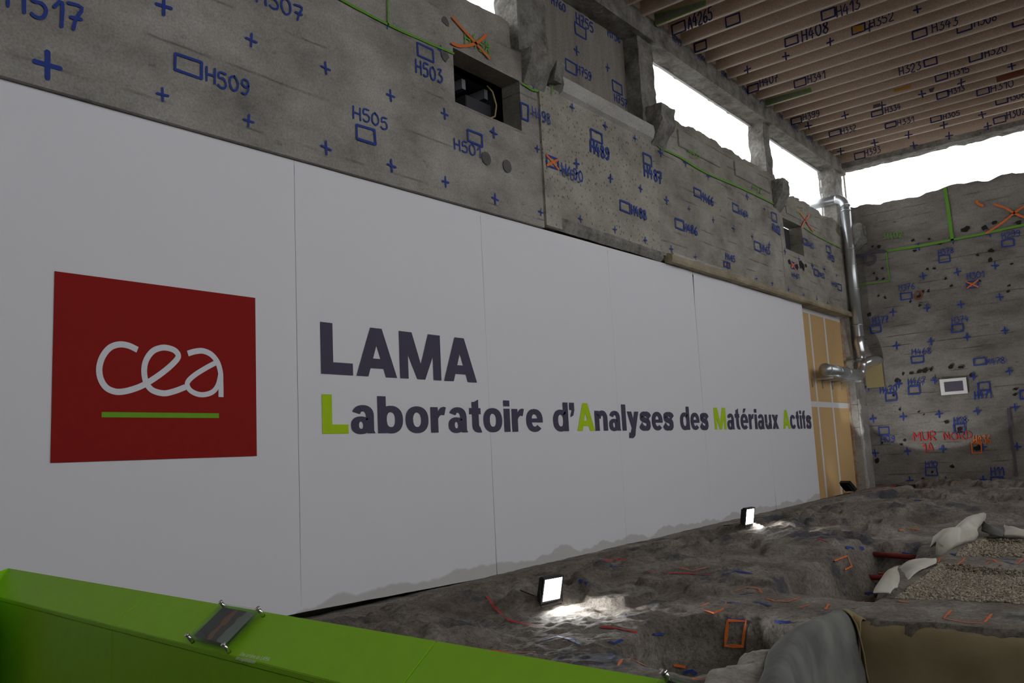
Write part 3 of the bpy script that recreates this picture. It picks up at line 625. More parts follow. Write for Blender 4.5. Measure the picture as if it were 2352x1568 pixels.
GL2.line([(1499, 285), (1501, 322), (1515, 340), (1560, 362), (1620, 398), (1700, 432), (1790, 476)], 0.04, 'green_paint'); GL2.line([(1846, 523), (1880, 545), (1930, 570)], 0.03, 'green_paint')
GL.text('H498', 1094, 101, 56, 46, 'green_paint', 0.1); GL2.text('H40', 1590, 353, 24, 22, 'green_paint', 0.12); GL2.text('H72', 1737, 434, 20, 18, 'green_paint', 0.12); GL2.text('H71', 1834, 490, 14, 14, 'green_paint', 0.12)
OL = Plane(0, 0.0, 0.034, WALL)
OL.line([(1036, 42), (1064, 74), (1092, 104), (1121, 136)], 0.04, 'orange_paint'); OL.line([(1034, 101), (1055, 108), (1090, 101), (1113, 82)], 0.04, 'orange_paint')
OL.line([(1832, 484), (1850, 510), (1866, 532)], 0.045, 'orange_paint'); OL.line([(1857, 494), (1846, 508), (1838, 523)], 0.045, 'orange_paint')
for x, y in ((1116, 364), (1164, 382)): LW.disc(x, y, 0.095, 'fill_plug', 'core_plug')
for x, y, r in [(1020, 128, .09), (1022, 50, .08), (1812, 602, .09), (1829, 612, .1), (1838, 607, .12), (1844, 613, .12), (1850, 610, .08), (1671, 611, .07)]: LW2.blot(x, y, r, 'hole_black' if x > 1800 else ('rust_brown' if x > 1600 else 'fill_plug'))
IP = Plane(0, -0.38, 0.008, WALL)
for t, bx, tx in [('H755', (1333, 72, 24, 36), (1342, 52, 36, 32)), ('H756', (1397, 52, 18, 27), (1409, 81, 26, 28)), ('H759', (1311, 155, 24, 36), (1341, 167, 30, 28)), ('H757', (1417, 202, 20, 33), (1425, 231, 27, 24)), ('H760', None, (1282, 10, 30, 26))]:
    if bx: IP.box(*bx)
    IP.text(t, *tx)
for x, y, s in [(1315, 5, 20), (1324, 117, 20), (1395, 155, 16), (1384, 50, 16)]: IP.cross(x, y, s)
IP.line([(1437, 70), (1445, 160), (1452, 250)], 0.05, 'green_paint')

NW = Plane(1, 25.1, 0.036, NWALL)
for t, bx, tx, cr, mt in [('H402', None, (2053, 541, 40, 20), None, 'green_paint'), ('H378', (2170, 594, 26, 20), (2173, 577, 35, 18), None, None), ('H299', (2316, 558, 28, 20), (2322, 538, 42, 20), None, None), ('H301', (2234, 653, 26, 19), (2241, 632, 39, 20), 'orange_paint', None), ('H376', (2082, 680, 26, 18), (2083, 659, 36, 18), None, None), ('H377', (2012, 756, 23, 18), (2023, 735, 36, 20), None, None), ('H374', (2200, 754, 27, 20), (2205, 733, 38, 18), None, None), ('H468', (2108, 826, 28, 18), (2117, 807, 44, 18), None, None), ('H478', (2251, 830, 28, 18), (2287, 829, 42, 18), None, None), ('H467', (2100, 896, 26, 20), (2105, 877, 38, 18), None, None), ('H470', (2047, 912, 25, 19), (2041, 895, 38, 19), None, None), ('H471', (2260, 887, 27, 20), (2258, 907, 38, 21), None, None), ('H08', (2204, 983, 25, 20), (2206, 965, 30, 17), None, None), ('H09', (2031, 990, 23, 18), (2040, 1008, 30, 15), None, None), ('H10', (2140, 1082, 26, 19), (2140, 1065, 27, 14), None, None), ('H11', (2291, 1102, 27, 15), (2291, 1081, 28, 19), None, None), ('H836', (2244, 1028, 21, 25), (2256, 1010, 38, 20), None, 'orange_paint')]:
    if bx: NW.box(*bx, mat=mt or 'blue_paint', wt=0.03, cross=cr)
    NW.text(t, *tx, mat=mt or 'blue_paint')
NW.box(2357, 905, 26, 22, wt=0.04)
NW.text('MUR', 2124, 1002, 50, 22, 'red_paint', 0.12); NW.text('NORD', 2200, 1001, 64, 20, 'red_paint', 0.12); NW.text('1A', 2131, 1028, 24, 20, 'red_paint', 0.12)
for x, y in [(2111, 567), (2190, 552), (2274, 536), (2121, 634), (2200, 625), (2286, 610), (2130, 707), (2208, 699), (2297, 682), (2052, 717), (2060, 794), (2139, 784), (2222, 774), (2309, 759), (2065, 882), (2147, 873), (2236, 865), (2319, 852), (2006, 962), (2075, 957), (2157, 951), (2245, 944), (2332, 935), (2011, 1040), (2085, 1036), (2166, 1031), (2258, 1026), (2337, 1025), (1995, 889), (2173, 1103), (2259, 1101), (2091, 1103)]: NW.cross(x, y, 17, wt=0.032)
NW2 = Plane(1, 25.1, 0.042, NWALL)
NW2.line([(2036, 577), (2120, 564), (2188, 551), (2260, 537), (2352, 517), (2500, 490)], 0.055, 'green_paint'); NW2.line([(2171, 434), (2180, 490), (2188, 552)], 0.08, 'green_paint')
NW2.line([(2037, 577), (2040, 610), (2045, 645)], 0.03, 'green_paint'); NW2.line([(2045, 645), (2010, 650), (1968, 656)], 0.03, 'green_paint')
NW2.line([(1952, 560), (1962, 640), (1975, 720), (1978, 760)], 0.05, 'green_paint')
NW3 = Plane(1, 25.1, 0.047, NWALL)
NW3.line([(2244, 462), (2248, 469), (2258, 473)], 0.06, 'orange_paint'); NW3.line([(2285, 470), (2310, 478), (2330, 490), (2360, 502)], 0.05, 'orange_paint'); NW3.line([(2356, 472), (2330, 490), (2300, 514), (2266, 536)], 0.05, 'orange_paint')
NW3.line([(2101, 676), (2104, 684), (2112, 687), (2119, 680), (2117, 671), (2108, 669)], 0.05, 'rust_brown')
NW3.line([(1958, 588), (1985, 586), (2005, 578), (2033, 577)], 0.09, 'purple_paint'); NW3.line([(1990, 590), (1988, 602), (1996, 608), (2008, 604), (2011, 590), (2000, 586)], 0.07, 'purple_paint')
NW3.line([(2316, 938), (2322, 990), (2330, 1040), (2336, 1092)], 0.06, 'purple_paint')
for x, y, r in [(2219, 527, .10), (2263, 523, .10), (2277, 576, .08), (2275, 597, .09), (2020, 566, .07), (2005, 566, .04), (2098, 552, .05), (2135, 549, .04), (2160, 558, .06), (2102, 576, .06), (2131, 618, .04), (2146, 616, .05), (2028, 616, .05), (2008, 628, .05), (2015, 640, .06), (2030, 640, .04), (2112, 680, .06), (2121, 669, .05), (2133, 668, .05), (2019, 679, .05), (2034, 683, .05), (2114, 701, .06), (1997, 722, .07), (2092, 693, .04), (2252, 645, .04), (2186, 657, .05), (2173, 640, .05), (2318, 656, .04), (2315, 670, .05), (2246, 586, .05), (2325, 606, .04), (2126, 850, .09), (2112, 852, .08), (2140, 848, .07), (2075, 858, .06), (2095, 857, .06), (2185, 842, .07), (2062, 874, .09), (2208, 843, .06), (2233, 860, .07), (2204, 985, .07), (2053, 908, .05), (2067, 940, .05), (2079, 1010, .05), (2071, 1020, .05), (2027, 1017, .06), (2015, 1057, .09), (2142, 1083, .05), (2293, 1106, .05), (2188, 1070, .06), (2122, 1100, .06), (2247, 1028, .09), (2175, 968, .07), (2333, 893, .05), (2332, 906, .05), (2111, 946, .03), (2122, 952, .03), (2340, 512, .08), (2285, 512, .06)]:
    NW.blot(x, y, r*0.9, asp=rnd.uniform(0.8, 1.6))

# marks on the ribs
def rib_plane(x, y):
    for Y in [q-0.045 for q in RIBS[::-1]]+[24.93]:
        p = on(x, y, 1, Y)
        if RZ-(0.1 if Y > 24.5 else 0.0) < p[2] < RZ+0.40: return Plane(1, Y, 0.004, CEIL)
    return Plane(1, 24.2, 0.004, CEIL)
for t, bx, tx in [('A4265', (1559, 64, 30, 34), (1608, 42, 56, 42)), ('', (1683, 46, 32, 34), None), ('', (1609, 106, 27, 30), None), ('H413', (1903, 32, 32, 30), (1948, 18, 54, 36)), ('H408', (1818, 94, 30, 28), (1872, 72, 62, 40)), ('H352', (1972, 66, 30, 26), (2025, 46, 56, 30)), ('H343', (2113, 77, 34, 28), (2170, 57, 60, 30)), ('H308', (2215, 63, 34, 26), (2263, 45, 52, 30)), ('H341', (1838, 190, 27, 24), (1875, 177, 40, 26)), ('H407', (1730, 203, 25, 24), (1766, 185, 42, 28)), ('H323', (2137, 142, 30, 24), (2090, 157, 50, 28)), ('H320', (2241, 131, 30, 24), (2287, 115, 52, 28)), ('H315', (2163, 177, 28, 20), (2204, 164, 44, 22)), ('H313', (2165, 218, 26, 20), (2197, 207, 36, 18)), ('H310', (2258, 210, 28, 20), (2302, 197, 52, 24)), ('H399', (1829, 277, 24, 20), (1863, 265, 38, 22)), ('H334', (2015, 260, 26, 18), (2051, 249, 36, 18)), ('H332', (1918, 305, 26, 18), (1949, 297, 34, 20)), ('H331', (2046, 287, 25, 16), (2080, 278, 38, 18)), ('H305', (2150, 273, 25, 18), (2185, 264, 38, 16)), ('H306', (2301, 232, 28, 18), (2334, 221, 40, 20)), ('H302', (2296, 275, 28, 20), (2334, 259, 44, 26)), ('H393', (1975, 357, 24, 20), (2004, 347, 36, 22)), ('', (2340, 50, 30, 26), None)]:
    P_ = rib_plane(bx[0], bx[1]); P_.box(*bx, mat='ceiling_blue', wt=0.032)
    if t: rib_plane(tx[0], tx[1]+2).text(t, *tx, mat='ceiling_blue', wt=0.12)
for x, y in [(1907, 96), (2107, 22), (1997, 64), (1805, 129), (2324, 152), (2208, 190), (2118, 216), (2026, 242), (1941, 265), (1857, 289), (2256, 263), (2168, 287), (2087, 310), (2009, 328), (1931, 347), (2269, 290), (2180, 312), (2099, 334), (1717, 160)]:
    rib_plane(x, y).cross(x, y, 17, 'ceiling_blue', 0.032)
def rib_patch(c, mat, name='painted_patch', outline=None):
    cx = sum(p[0] for p in c)/4; cy = sum(p[1] for p in c)/4; P_ = rib_plane(cx, cy); P_.lift = 0.006
    q = [P_.uv(*p) for p in c]; q = [np.array([a[0], min(max(a[1], RZ+0.01), 9.85)]) for a in q]
    mesh(name, [P_.xyz(a) for a in q], [(0, 1, 2, 3)], mat, CEIL)
    if outline: P2 = Plane(1, P_.val, 0.009, CEIL); P2.make('painted_line', [[tuple(q[0]), tuple(q[1])], [tuple(q[1]), tuple(q[2])], [tuple(q[2]), tuple(q[3])], [tuple(q[3]), tuple(q[0])]], 0.022, outline, 0)
rib_patch([(1504, 34), (1620, 2), (1621, 20), (1508, 62)], 'grey_patch', outline='green_paint'); rib_patch([(1759, 230), (1861, 202), (1865, 217), (1761, 247)], 'grey_patch', outline='green_paint')
rib_patch([(1958, 62), (1982, 56), (1985, 70), (1960, 76)], 'tan_paint'); rib_patch([(2053, 205), (2092, 195), (2092, 203), (2054, 212)], 'tan_paint'); rib_patch([(2288, 177), (2352, 158), (2352, 172), (2290, 192)], 'rust_brown')
rib_patch([(2006, 241), (2022, 237), (2024, 249), (2006, 254)], 'purple_paint'); rib_patch([(2133, 205), (2147, 200), (2144, 214), (2137, 216)], 'purple_paint')
BEAM = Plane(0, 0.035, 0.004, CEIL)
for k, (x, y, t) in enumerate([(1554, 100, 'H749'), (1612, 142, 'H741'), (1665, 181, 'H747'), (1710, 214, 'H746'), (1753, 245, 'H745'), (1791, 275, 'H744'), (1825, 301, 'H743'), (1859, 325, 'H742')]): BEAM.text(t, x, y-8, 17-k*0.7, 22-k, 'ceiling_blue', 0.16)

# ------------------------------------------------------------------ banner with logo and lettering
BX = -0.06
BAN = tag(empty('banner', (BX, 10.0, 0.0)), 'long white fabric banner with red logo square and laboratory name lettering', 'banner')
seams = [-3.6, -0.52, 2.56, 5.64, 8.73, 11.95, 15.0, 18.1, 20.83]
def btop(y): return float(np.interp(y, [-4, 2.7, 10.1, 14.2, 20.9], [4.73, 4.73, 4.815, 4.855, 4.855]))
def bbot(y): return float(np.interp(y, [-4, 5.6, 8.8, 12.7, 18, 20.9], [0.03, 0.03, -0.02, 0.02, 0.10, 0.14]))
inv = Matrix.Translation(-Vector(BAN.location))
def adopt(o, root):
    o.parent = root; o.matrix_parent_inverse = Matrix.Translation(-Vector(root.location)); return o
for k, (a, b) in enumerate(zip(seams, seams[1:])):
    nu, nz = 24, 30; v = []; f = []
    for i in range(nu+1):
        for j in range(nz+1):
            y = a+0.002+(b-a-0.004)*i/nu
            if k == 6 and i == 0: y += 0.035*max(0, (j/nz-0.86)/0.14)
            z0, z1 = bbot(y), btop(y); z = z0+(z1-z0)*j/nz
            w = 0.004*float(fbm(y*2.0, z*0.25+k, 3))+0.014*math.exp(-(z-z0)*3.0)*math.sin(y*9+k)*(0.4+float(fbm(y*1.3, 2, 2)))
            v.append((BX+w, y, z))
    for i in range(nu):
        for j in range(nz): q = i*(nz+1)+j; f.append((q, q+nz+1, q+nz+2, q+1))
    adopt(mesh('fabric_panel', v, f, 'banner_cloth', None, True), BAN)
    adopt(box('top_hem', (BX-0.01, a+0.004, btop((a+b)/2)-0.03) if False else (BX-0.012, a+0.004, min(btop(a), btop(b))-0.05), (BX-0.006, b-0.004, min(btop(a), btop(b))-0.01), 'tape_white'), BAN)
BP = Plane(0, BX, 0.006, None); BP2 = Plane(0, BX, 0.0085, None)
u0, z1 = BP.uv(125, 624); u1 = BP.uv(587, 850)[0]; z0 = BP.uv(115, 1060)[1]; zt = BP.uv(585, 683)[1]; zb = BP.uv(590, 1049)[1]
z1 = (z1+zt)/2; z0 = (z0+zb)/2; u0 = (u0+BP.uv(115, 1060)[0])/2
LOGO = adopt(box('logo_square', (BX+0.0045, u0, z0), (BX+0.0075, u1, z1), 'banner_red'), BAN)
def logo_curve(pts, w, n=10):
    P = resample([tuple(BP2.uv(80+x/3.266, 600+y/3.266)) for x, y in pts], n); v, f = [], []
    for i, p in enumerate(P):
        t = P[min(i+1, len(P)-1)]-P[max(i-1, 0)]; t = t/np.linalg.norm(t); nn = np.array([-t[1], t[0]]); v += [p+nn*w/2, p-nn*w/2]
    for i in range(len(P)-1): f.append((2*i, 2*i+1, 2*i+3, 2*i+2))
    o = mesh('logo_letter', [(BP2.xyz(q)[0]+0.002*k/len(v), q[0], q[1]) for k, q in enumerate(v)], f, 'banner_white'); adopt(o, BAN); o.parent = LOGO; o.matrix_parent_inverse = Matrix.Identity(4)
    return o
LOGO.parent = BAN
W_ = 0.054
logo_curve([(767, 664), (700, 633), (630, 624), (560, 648), (505, 715), (480, 800), (490, 880), (530, 945), (590, 975), (650, 978), (730, 960), (820, 923), (940, 845), (1030, 770), (1072, 715), (1050, 673), (1000, 652), (945, 649), (880, 675), (832, 740), (816, 820), (830, 905), (875, 965), (960, 990), (1040, 975), (1125, 943)], W_)
logo_curve([(1144, 692), (1200, 676), (1260, 673), (1320, 700), (1365, 755), (1388, 830), (1391, 900), (1392, 960), (1392, 1018)], W_)
logo_curve([(1360, 757), (1280, 800), (1200, 850), (1150, 895), (1140, 930), (1165, 970), (1220, 997), (1280, 998), (1335, 975), (1370, 925), (1388, 850)], W_*0.9)
ub0, zb1 = BP2.uv(80+498/3.266, 600+1130/3.266); ub1 = BP2.uv(80+1377/3.266, 600+1160/3.266)[0]; zb0 = BP2.uv(80+498/3.266, 600+1170/3.266)[1]
o = box('logo_bar', (BX+0.008, ub0, zb0), (BX+0.010, ub1, zb1), 'banner_bar'); adopt(o, BAN); o.parent = LOGO; o.matrix_parent_inverse = Matrix.Identity(4)
LOGO.matrix_parent_inverse = Matrix.Translation(-Vector(BAN.location))
def font_mesh(s, off):
    c = bpy.data.curves.new('t', 'FONT'); c.body = s; c.size = 1.0; c.offset = off; c.space_character = 1.06; c.resolution_u = 6
    ob = bpy.data.objects.new('t', c); COL.objects.link(ob); dg = bpy.context.evaluated_depsgraph_get(); dg.update()
    me = bpy.data.meshes.new_from_object(ob.evaluated_get(dg)); bpy.data.objects.remove(ob); bpy.data.curves.remove(c)
    return me
# heavy grotesque letters drawn as polygons, 1 unit = cap height
ST, HB, XH = 0.265, 0.19, 0.735          # stem width, bar height, x-height
def ring(cx, cy, rx, ry, a0=0, a1=360, tx=ST*0.98, ty=HB*0.92, n=26):
    out = []
    for k in range(n):
        b = [math.radians(a0+(a1-a0)*(k+q)/n) for q in (0, 1)]
        sgn = lambda v, p: math.copysign(abs(v)**p, v)
        P = lambda an, qx, qy: (cx+qx*sgn(math.cos(an), 0.88), cy+qy*sgn(math.sin(an), 0.88))
        out.append([P(b[0], rx, ry), P(b[1], rx, ry), P(b[1], rx-tx, ry-ty), P(b[0], rx-tx, ry-ty)])
    return out
def R4(x0, y0, x1, y1): return [[(x0, y0), (x1, y0), (x1, y1), (x0, y1)]]
def band(pts, w0, w1=None):
    P = resample(pts, 6); out = []; L_ = []; n = len(P)
    for i, p in enumerate(P):
        t = P[min(i+1, n-1)]-P[max(i-1, 0)]; t = t/np.linalg.norm(t); w = ST*abs(t[1])+HB*abs(t[0]) if w1 is None else w0
        w *= w0 if w1 is None else 1; nn = np.array([-t[1], t[0]]); L_.append((p+nn*w/2, p-nn*w/2))
    for a, b in zip(L_, L_[1:]): out.append([tuple(a[0]), tuple(a[1]), tuple(b[1]), tuple(b[0])])
    return out
BW2, BR = 0.80, XH/2+0.012               # bowl width and half height
def glyph(ch):
    o = ring(BW2/2, XH/2, BW2/2, BR)
    if ch == 'L': return R4(0, 0, ST*1.08, 1)+R4(ST*1.08, 0, 0.76, 0.235), 0.76
    if ch == 'A': return [[(0, 0), (0.30, 0), (0.655, 1), (0.38, 1)], [(0.76, 0), (1.06, 0), (0.68, 1), (0.405, 1)]]+[[(0.29, 0.17), (0.78, 0.17), (0.71, 0.37), (0.36, 0.37)]], 1.06
    if ch == 'M': return R4(0, 0, 0.235, 1)+R4(0.965, 0, 1.2, 1)+[[(0.0, 1), (0.36, 1), (0.715, 0), (0.485, 0)], [(0.84, 1), (1.2, 1), (0.715, 0), (0.485, 0)]], 1.2
    if ch == 'o': return o, BW2
    if ch == 'b': return ring(BW2/2+0.02, XH/2, BW2/2, BR)+R4(0, 0, ST, 1), BW2+0.02
    if ch == 'd': return o+R4(BW2-ST+0.02, 0, BW2+0.02, 1), BW2+0.02
    if ch == 'l': return R4(0, 0, ST, 1), ST
    if ch == 'i': return R4(0, 0, ST, XH)+R4(0, 0.815, ST, 1), ST
    if ch == 'n': return R4(0, 0, ST, XH)+ring(0.44, XH-0.31, 0.33, 0.325, 0, 175, ST*0.95, HB)+R4(0.77-ST, 0, 0.77, XH-0.30), 0.77
    if ch == 'u': return R4(0.77-ST, 0, 0.77, XH)+ring(0.33, 0.31, 0.33, 0.325, 185, 360, ST*0.95, HB)+R4(0, 0.30, ST, XH), 0.77
    if ch == 'r': return R4(0, 0, ST, XH)+[[(ST-0.01, 0.38), (ST+0.05, 0.47), (0.38, 0.515), (0.50, 0.505), (0.57, 0.735), (0.48, 0.752), (0.37, 0.725), (ST-0.01, 0.61)]], 0.57
    if ch == 't': return R4(0.11, 0.17, 0.11+ST, 1.0-0.08)+R4(0, XH-0.19, 0.46, XH)+[[(0.11, 0.86), (0.11+ST, 0.92), (0.11+ST, 1.0), (0.11, 0.88)]]+ring(0.40, 0.215, 0.29, 0.228, 180, 285, ST, HB), 0.48
    if ch == 'f': return R4(0.10, 0, 0.10+ST, 0.80)+R4(0, XH-0.19, 0.45, XH)+ring(0.38, 0.77, 0.28, 0.24, 75, 180, ST, HB), 0.48
    if ch == 'c': return ring(BW2/2, XH/2, BW2/2, BR, 32, 328), BW2*0.95
    if ch in 'eé':
        g = ring(BW2/2, XH/2, BW2/2, BR, 0, 318)+R4(ST*0.8, XH/2-0.065, BW2-0.005, XH/2+0.065)
        if ch == 'é': g += [[(0.30, 0.80), (0.46, 0.80), (0.64, 1.0), (0.38, 1.0)]]
        return g, BW2
    if ch == 'a':
        sw = ST*0.92
        return ring(0.30, 0.215, 0.30, 0.232, 0, 360, ST*0.88, HB*0.72)+R4(0.70-sw, 0.07, 0.70, 0.47)+[[(0.70-sw, 0.07), (0.70-sw+0.04, 0.0), (0.74, 0.0), (0.70, 0.07)]]+ring(0.365, 0.46, 0.335, 0.287, 0, 160, sw, HB*0.85), 0.74
    if ch == 's': return band([(0.67, 0.50), (0.58, 0.60), (0.38, 0.655), (0.18, 0.60), (0.14, 0.50), (0.30, 0.415), (0.50, 0.36), (0.60, 0.24), (0.52, 0.12), (0.35, 0.075), (0.15, 0.12), (0.03, 0.23)], 0.88), 0.74
    if ch == 'x': return [[(0, 0), (0.30, 0), (0.76, XH), (0.46, XH)], [(0.46, 0), (0.76, 0), (0.30, XH), (0, XH)]], 0.76
    if ch == 'y': return [[(0, XH), (0.29, XH), (0.53, 0.05), (0.30, 0.0)], [(0.49, XH), (0.77, XH), (0.48, -0.08), (0.24, -0.02)]]+band([(0.37, 0.03), (0.32, -0.12), (0.20, -0.19), (0.06, -0.18)], 0.95), 0.77
    if ch == '’': return R4(0, 0.74, 0.27, 1.0)+[[(0.13, 0.74), (0.27, 0.74), (0.20, 0.55), (0.05, 0.49), (0.05, 0.55)]], 0.27
def word(s, x0, x1, zb, zt, mat, pyc, ref=None, off=0.035):
    """lettering between pixel columns x0..x1, baseline zb, cap height up to zt (metres)"""
    v, f, x = [], [], 0.0
    for ch in s:
        g, w = glyph(ch)
        for q in g: f.append(tuple(range(len(v), len(v)+len(q)))); v += [(x+p[0], p[1]) for p in q]
        x += w+0.085
    co = np.array(v, float); a, b = co[:, 0].min(), co[:, 0].max(); ua, ub = BP.uv(x0, pyc)[0], BP.uv(x1, pyc)[0]
    lay = np.zeros(len(co))
    for k, q in enumerate(f): lay[list(q)] = (k % 23)*0.00012
    out = np.stack([BX+0.006+lay, ua+(co[:, 0]-a)/(b-a)*(ub-ua), zb+co[:, 1]*(zt-zb)], -1)
    return adopt(mesh('lettering', out, f, mat), BAN)
za = BP.uv(740, 858)[1]; zb_ = BP.uv(737, 739)[1]
word('LAMA', 737, 1094, za, zb_, 'banner_ink', 860, off=0.055)
zl0 = BP.uv(740, 996)[1]; zl1 = BP.uv(739, 905)[1]
for s, a, b, mt in [('L', 740, 800, 'banner_lime'), ('aboratoire', 806, 1247, 'banner_ink'), ("d’", 1271, 1321, 'banner_ink'), ('A', 1326, 1366, 'banner_lime'), ('nalyses', 1367, 1549, 'banner_ink'), ('des', 1563, 1629, 'banner_ink'), ('M', 1642, 1669, 'banner_lime'), ('atériaux', 1671, 1789, 'banner_ink'), ('A', 1799, 1816, 'banner_lime'), ('ctifs', 1816, 1865, 'banner_ink')]:
    word(s, a, b, zl0, zl1, mt, 985, off=0.04)

# ------------------------------------------------------------------ beige board partition at the far end of the opening
PX = -0.23
PART = tag(empty('board_partition', (PX, 22.5, 0.0)), 'beige board partition with white taped joints right of the banner', 'partition')
cols = [19.6, 20.72, 21.78, 22.90, 24.22]; rows = [-0.1, 2.42, 4.90]
for a, b in zip(cols, cols[1:]):
    for c, d in zip(rows, rows[1:]): adopt(box('board', (PX-0.03, a+0.004, c+0.004), (PX, b-0.004, d-0.004), 'board_beige', None, 0.003), PART)
for c in cols[1:-1]: adopt(box('joint_tape', (PX, c-0.055, -0.1), (PX+0.003, c+0.055, 4.9), 'tape_white'), PART)
adopt(box('joint_tape', (PX+0.003, 19.6, 2.36), (PX+0.006, 24.2, 2.50), 'tape_white'), PART); adopt(box('joint_tape', (PX+0.003, 19.6, 4.74), (PX+0.006, 24.2, 4.88), 'tape_white'), PART)

# ------------------------------------------------------------------ ventilation ducts in the corner
def arc(c, r, a0, a1, n, ax1, ax2):
    return [Vector(c)+Vector(ax1)*r*math.cos(a0+(a1-a0)*k/n)+Vector(ax2)*r*math.sin(a0+(a1-a0)*k/n) for k in range(n+1)]
DX, DY, DR = 0.19, 24.35, 0.135
DUCT = tag(empty('ventilation_duct', (DX, DY, 3.6)), 'galvanised round duct rising in the corner and bending out over the wall', 'duct')
el = arc((DX-0.25, DY, 7.98), 0.25, 0, math.pi/2, 8, (1, 0, 0), (0, 0, 1))
adopt(tubeobj('riser', [(DX, DY, 4.3), (DX, DY, 7.95)], DR, 'galvanised'), DUCT)
adopt(tubeobj('elbow', el, DR*1.01, 'galvanised'), DUCT)
adopt(tubeobj('outlet_pipe', [(DX-0.25, DY, 8.23), (DX-1.3, DY, 8.23)], DR, 'galvanised'), DUCT)
for z in (4.6, 5.6, 6.3, 6.75, 7.85): adopt(tubeobj('joint_ring', [(DX, DY, z), (DX, DY, z+0.03)], DR*1.05, 'galvanised'), DUCT)
adopt(tubeobj('foil_sleeve', [(DX, DY, 4.32), (DX-0.02, DY, 4.1), (DX+0.01, DY, 3.9), (DX, DY, 3.7)], [DR*0.95, DR*1.1, DR, DR*0.9], 'foil'), DUCT)
adopt(tubeobj('branch', [(DX, DY, 3.62), (DX, DY+0.02, 3.5), (DX-0.02, DY-0.1, 3.32), (DX-0.03, DY-0.25, 3.22)], [DR, DR*1.05, DR*1.05, DR], 'foil'), DUCT)
adopt(tubeobj('branch', [(DX, DY, 3.5), (DX+0.12, DY+0.25, 3.62), (DX+0.22, DY+0.55, 3.66), (DX+0.24, DY+0.76, 3.66)], [DR*0.9, DR, DR*1.05, DR*1.05], 'foil'), DUCT)
NOTC = on(2010, 855, 1, 25.06)
adopt(box('insulation_patch', (NOTC[0]-0.25, 25.0, NOTC[2]-0.42), (NOTC[0]+0.22, 25.06, NOTC[2]+0.36), 'mineral_wool'), DUCT)
HD = tag(empty('wall_duct', (0.1, 22.9, 3.2)), 'short horizontal galvanised duct on brackets across the beige boards', 'duct')
adopt(tubeobj('pipe', [(DX-0.03, 21.45, 3.25), (DX-0.03, 24.08, 3.22)], 0.15, 'galvanised'), HD)
adopt(tubeobj('end_cap', [(DX-0.03, 21.40, 3.25), (DX-0.03, 21.5, 3.25)], 0.158, 'galvanised'), HD)
for y in (22.3, 23.0): adopt(tubeobj('joint_ring', [(DX-0.03, y, 3.24), (DX-0.03, y+0.04, 3.24)], 0.158, 'galvanised'), HD)
for y in (21.5, 22.25, 23.0, 23.75):
    adopt(box('bracket', (-0.22, y-0.02, 3.02), (0.32, y+0.02, 3.06), 'galvanised'), HD); adopt(box('bracket', (-0.225, y-0.02, 2.85), (-0.2, y+0.02, 3.06), 'galvanised'), HD)
# notice on the north wall
pn = on(2191, 886, 1, 25.04); NOT = tag(empty('notice_sheet', (pn[0], 25.04, pn[2])), 'small white sheet with a dim photo taped on the marked end wall', 'notice')
adopt(box('paper', (pn[0]-0.33, 25.035, pn[2]-0.22), (pn[0]+0.31, 25.045, pn[2]+0.20), 'paper_white'), NOT); adopt(box('picture', (pn[0]-0.23, 25.029, pn[2]-0.14), (pn[0]+0.22, 25.035, pn[2]+0.12), 'purple_paint'), NOT)

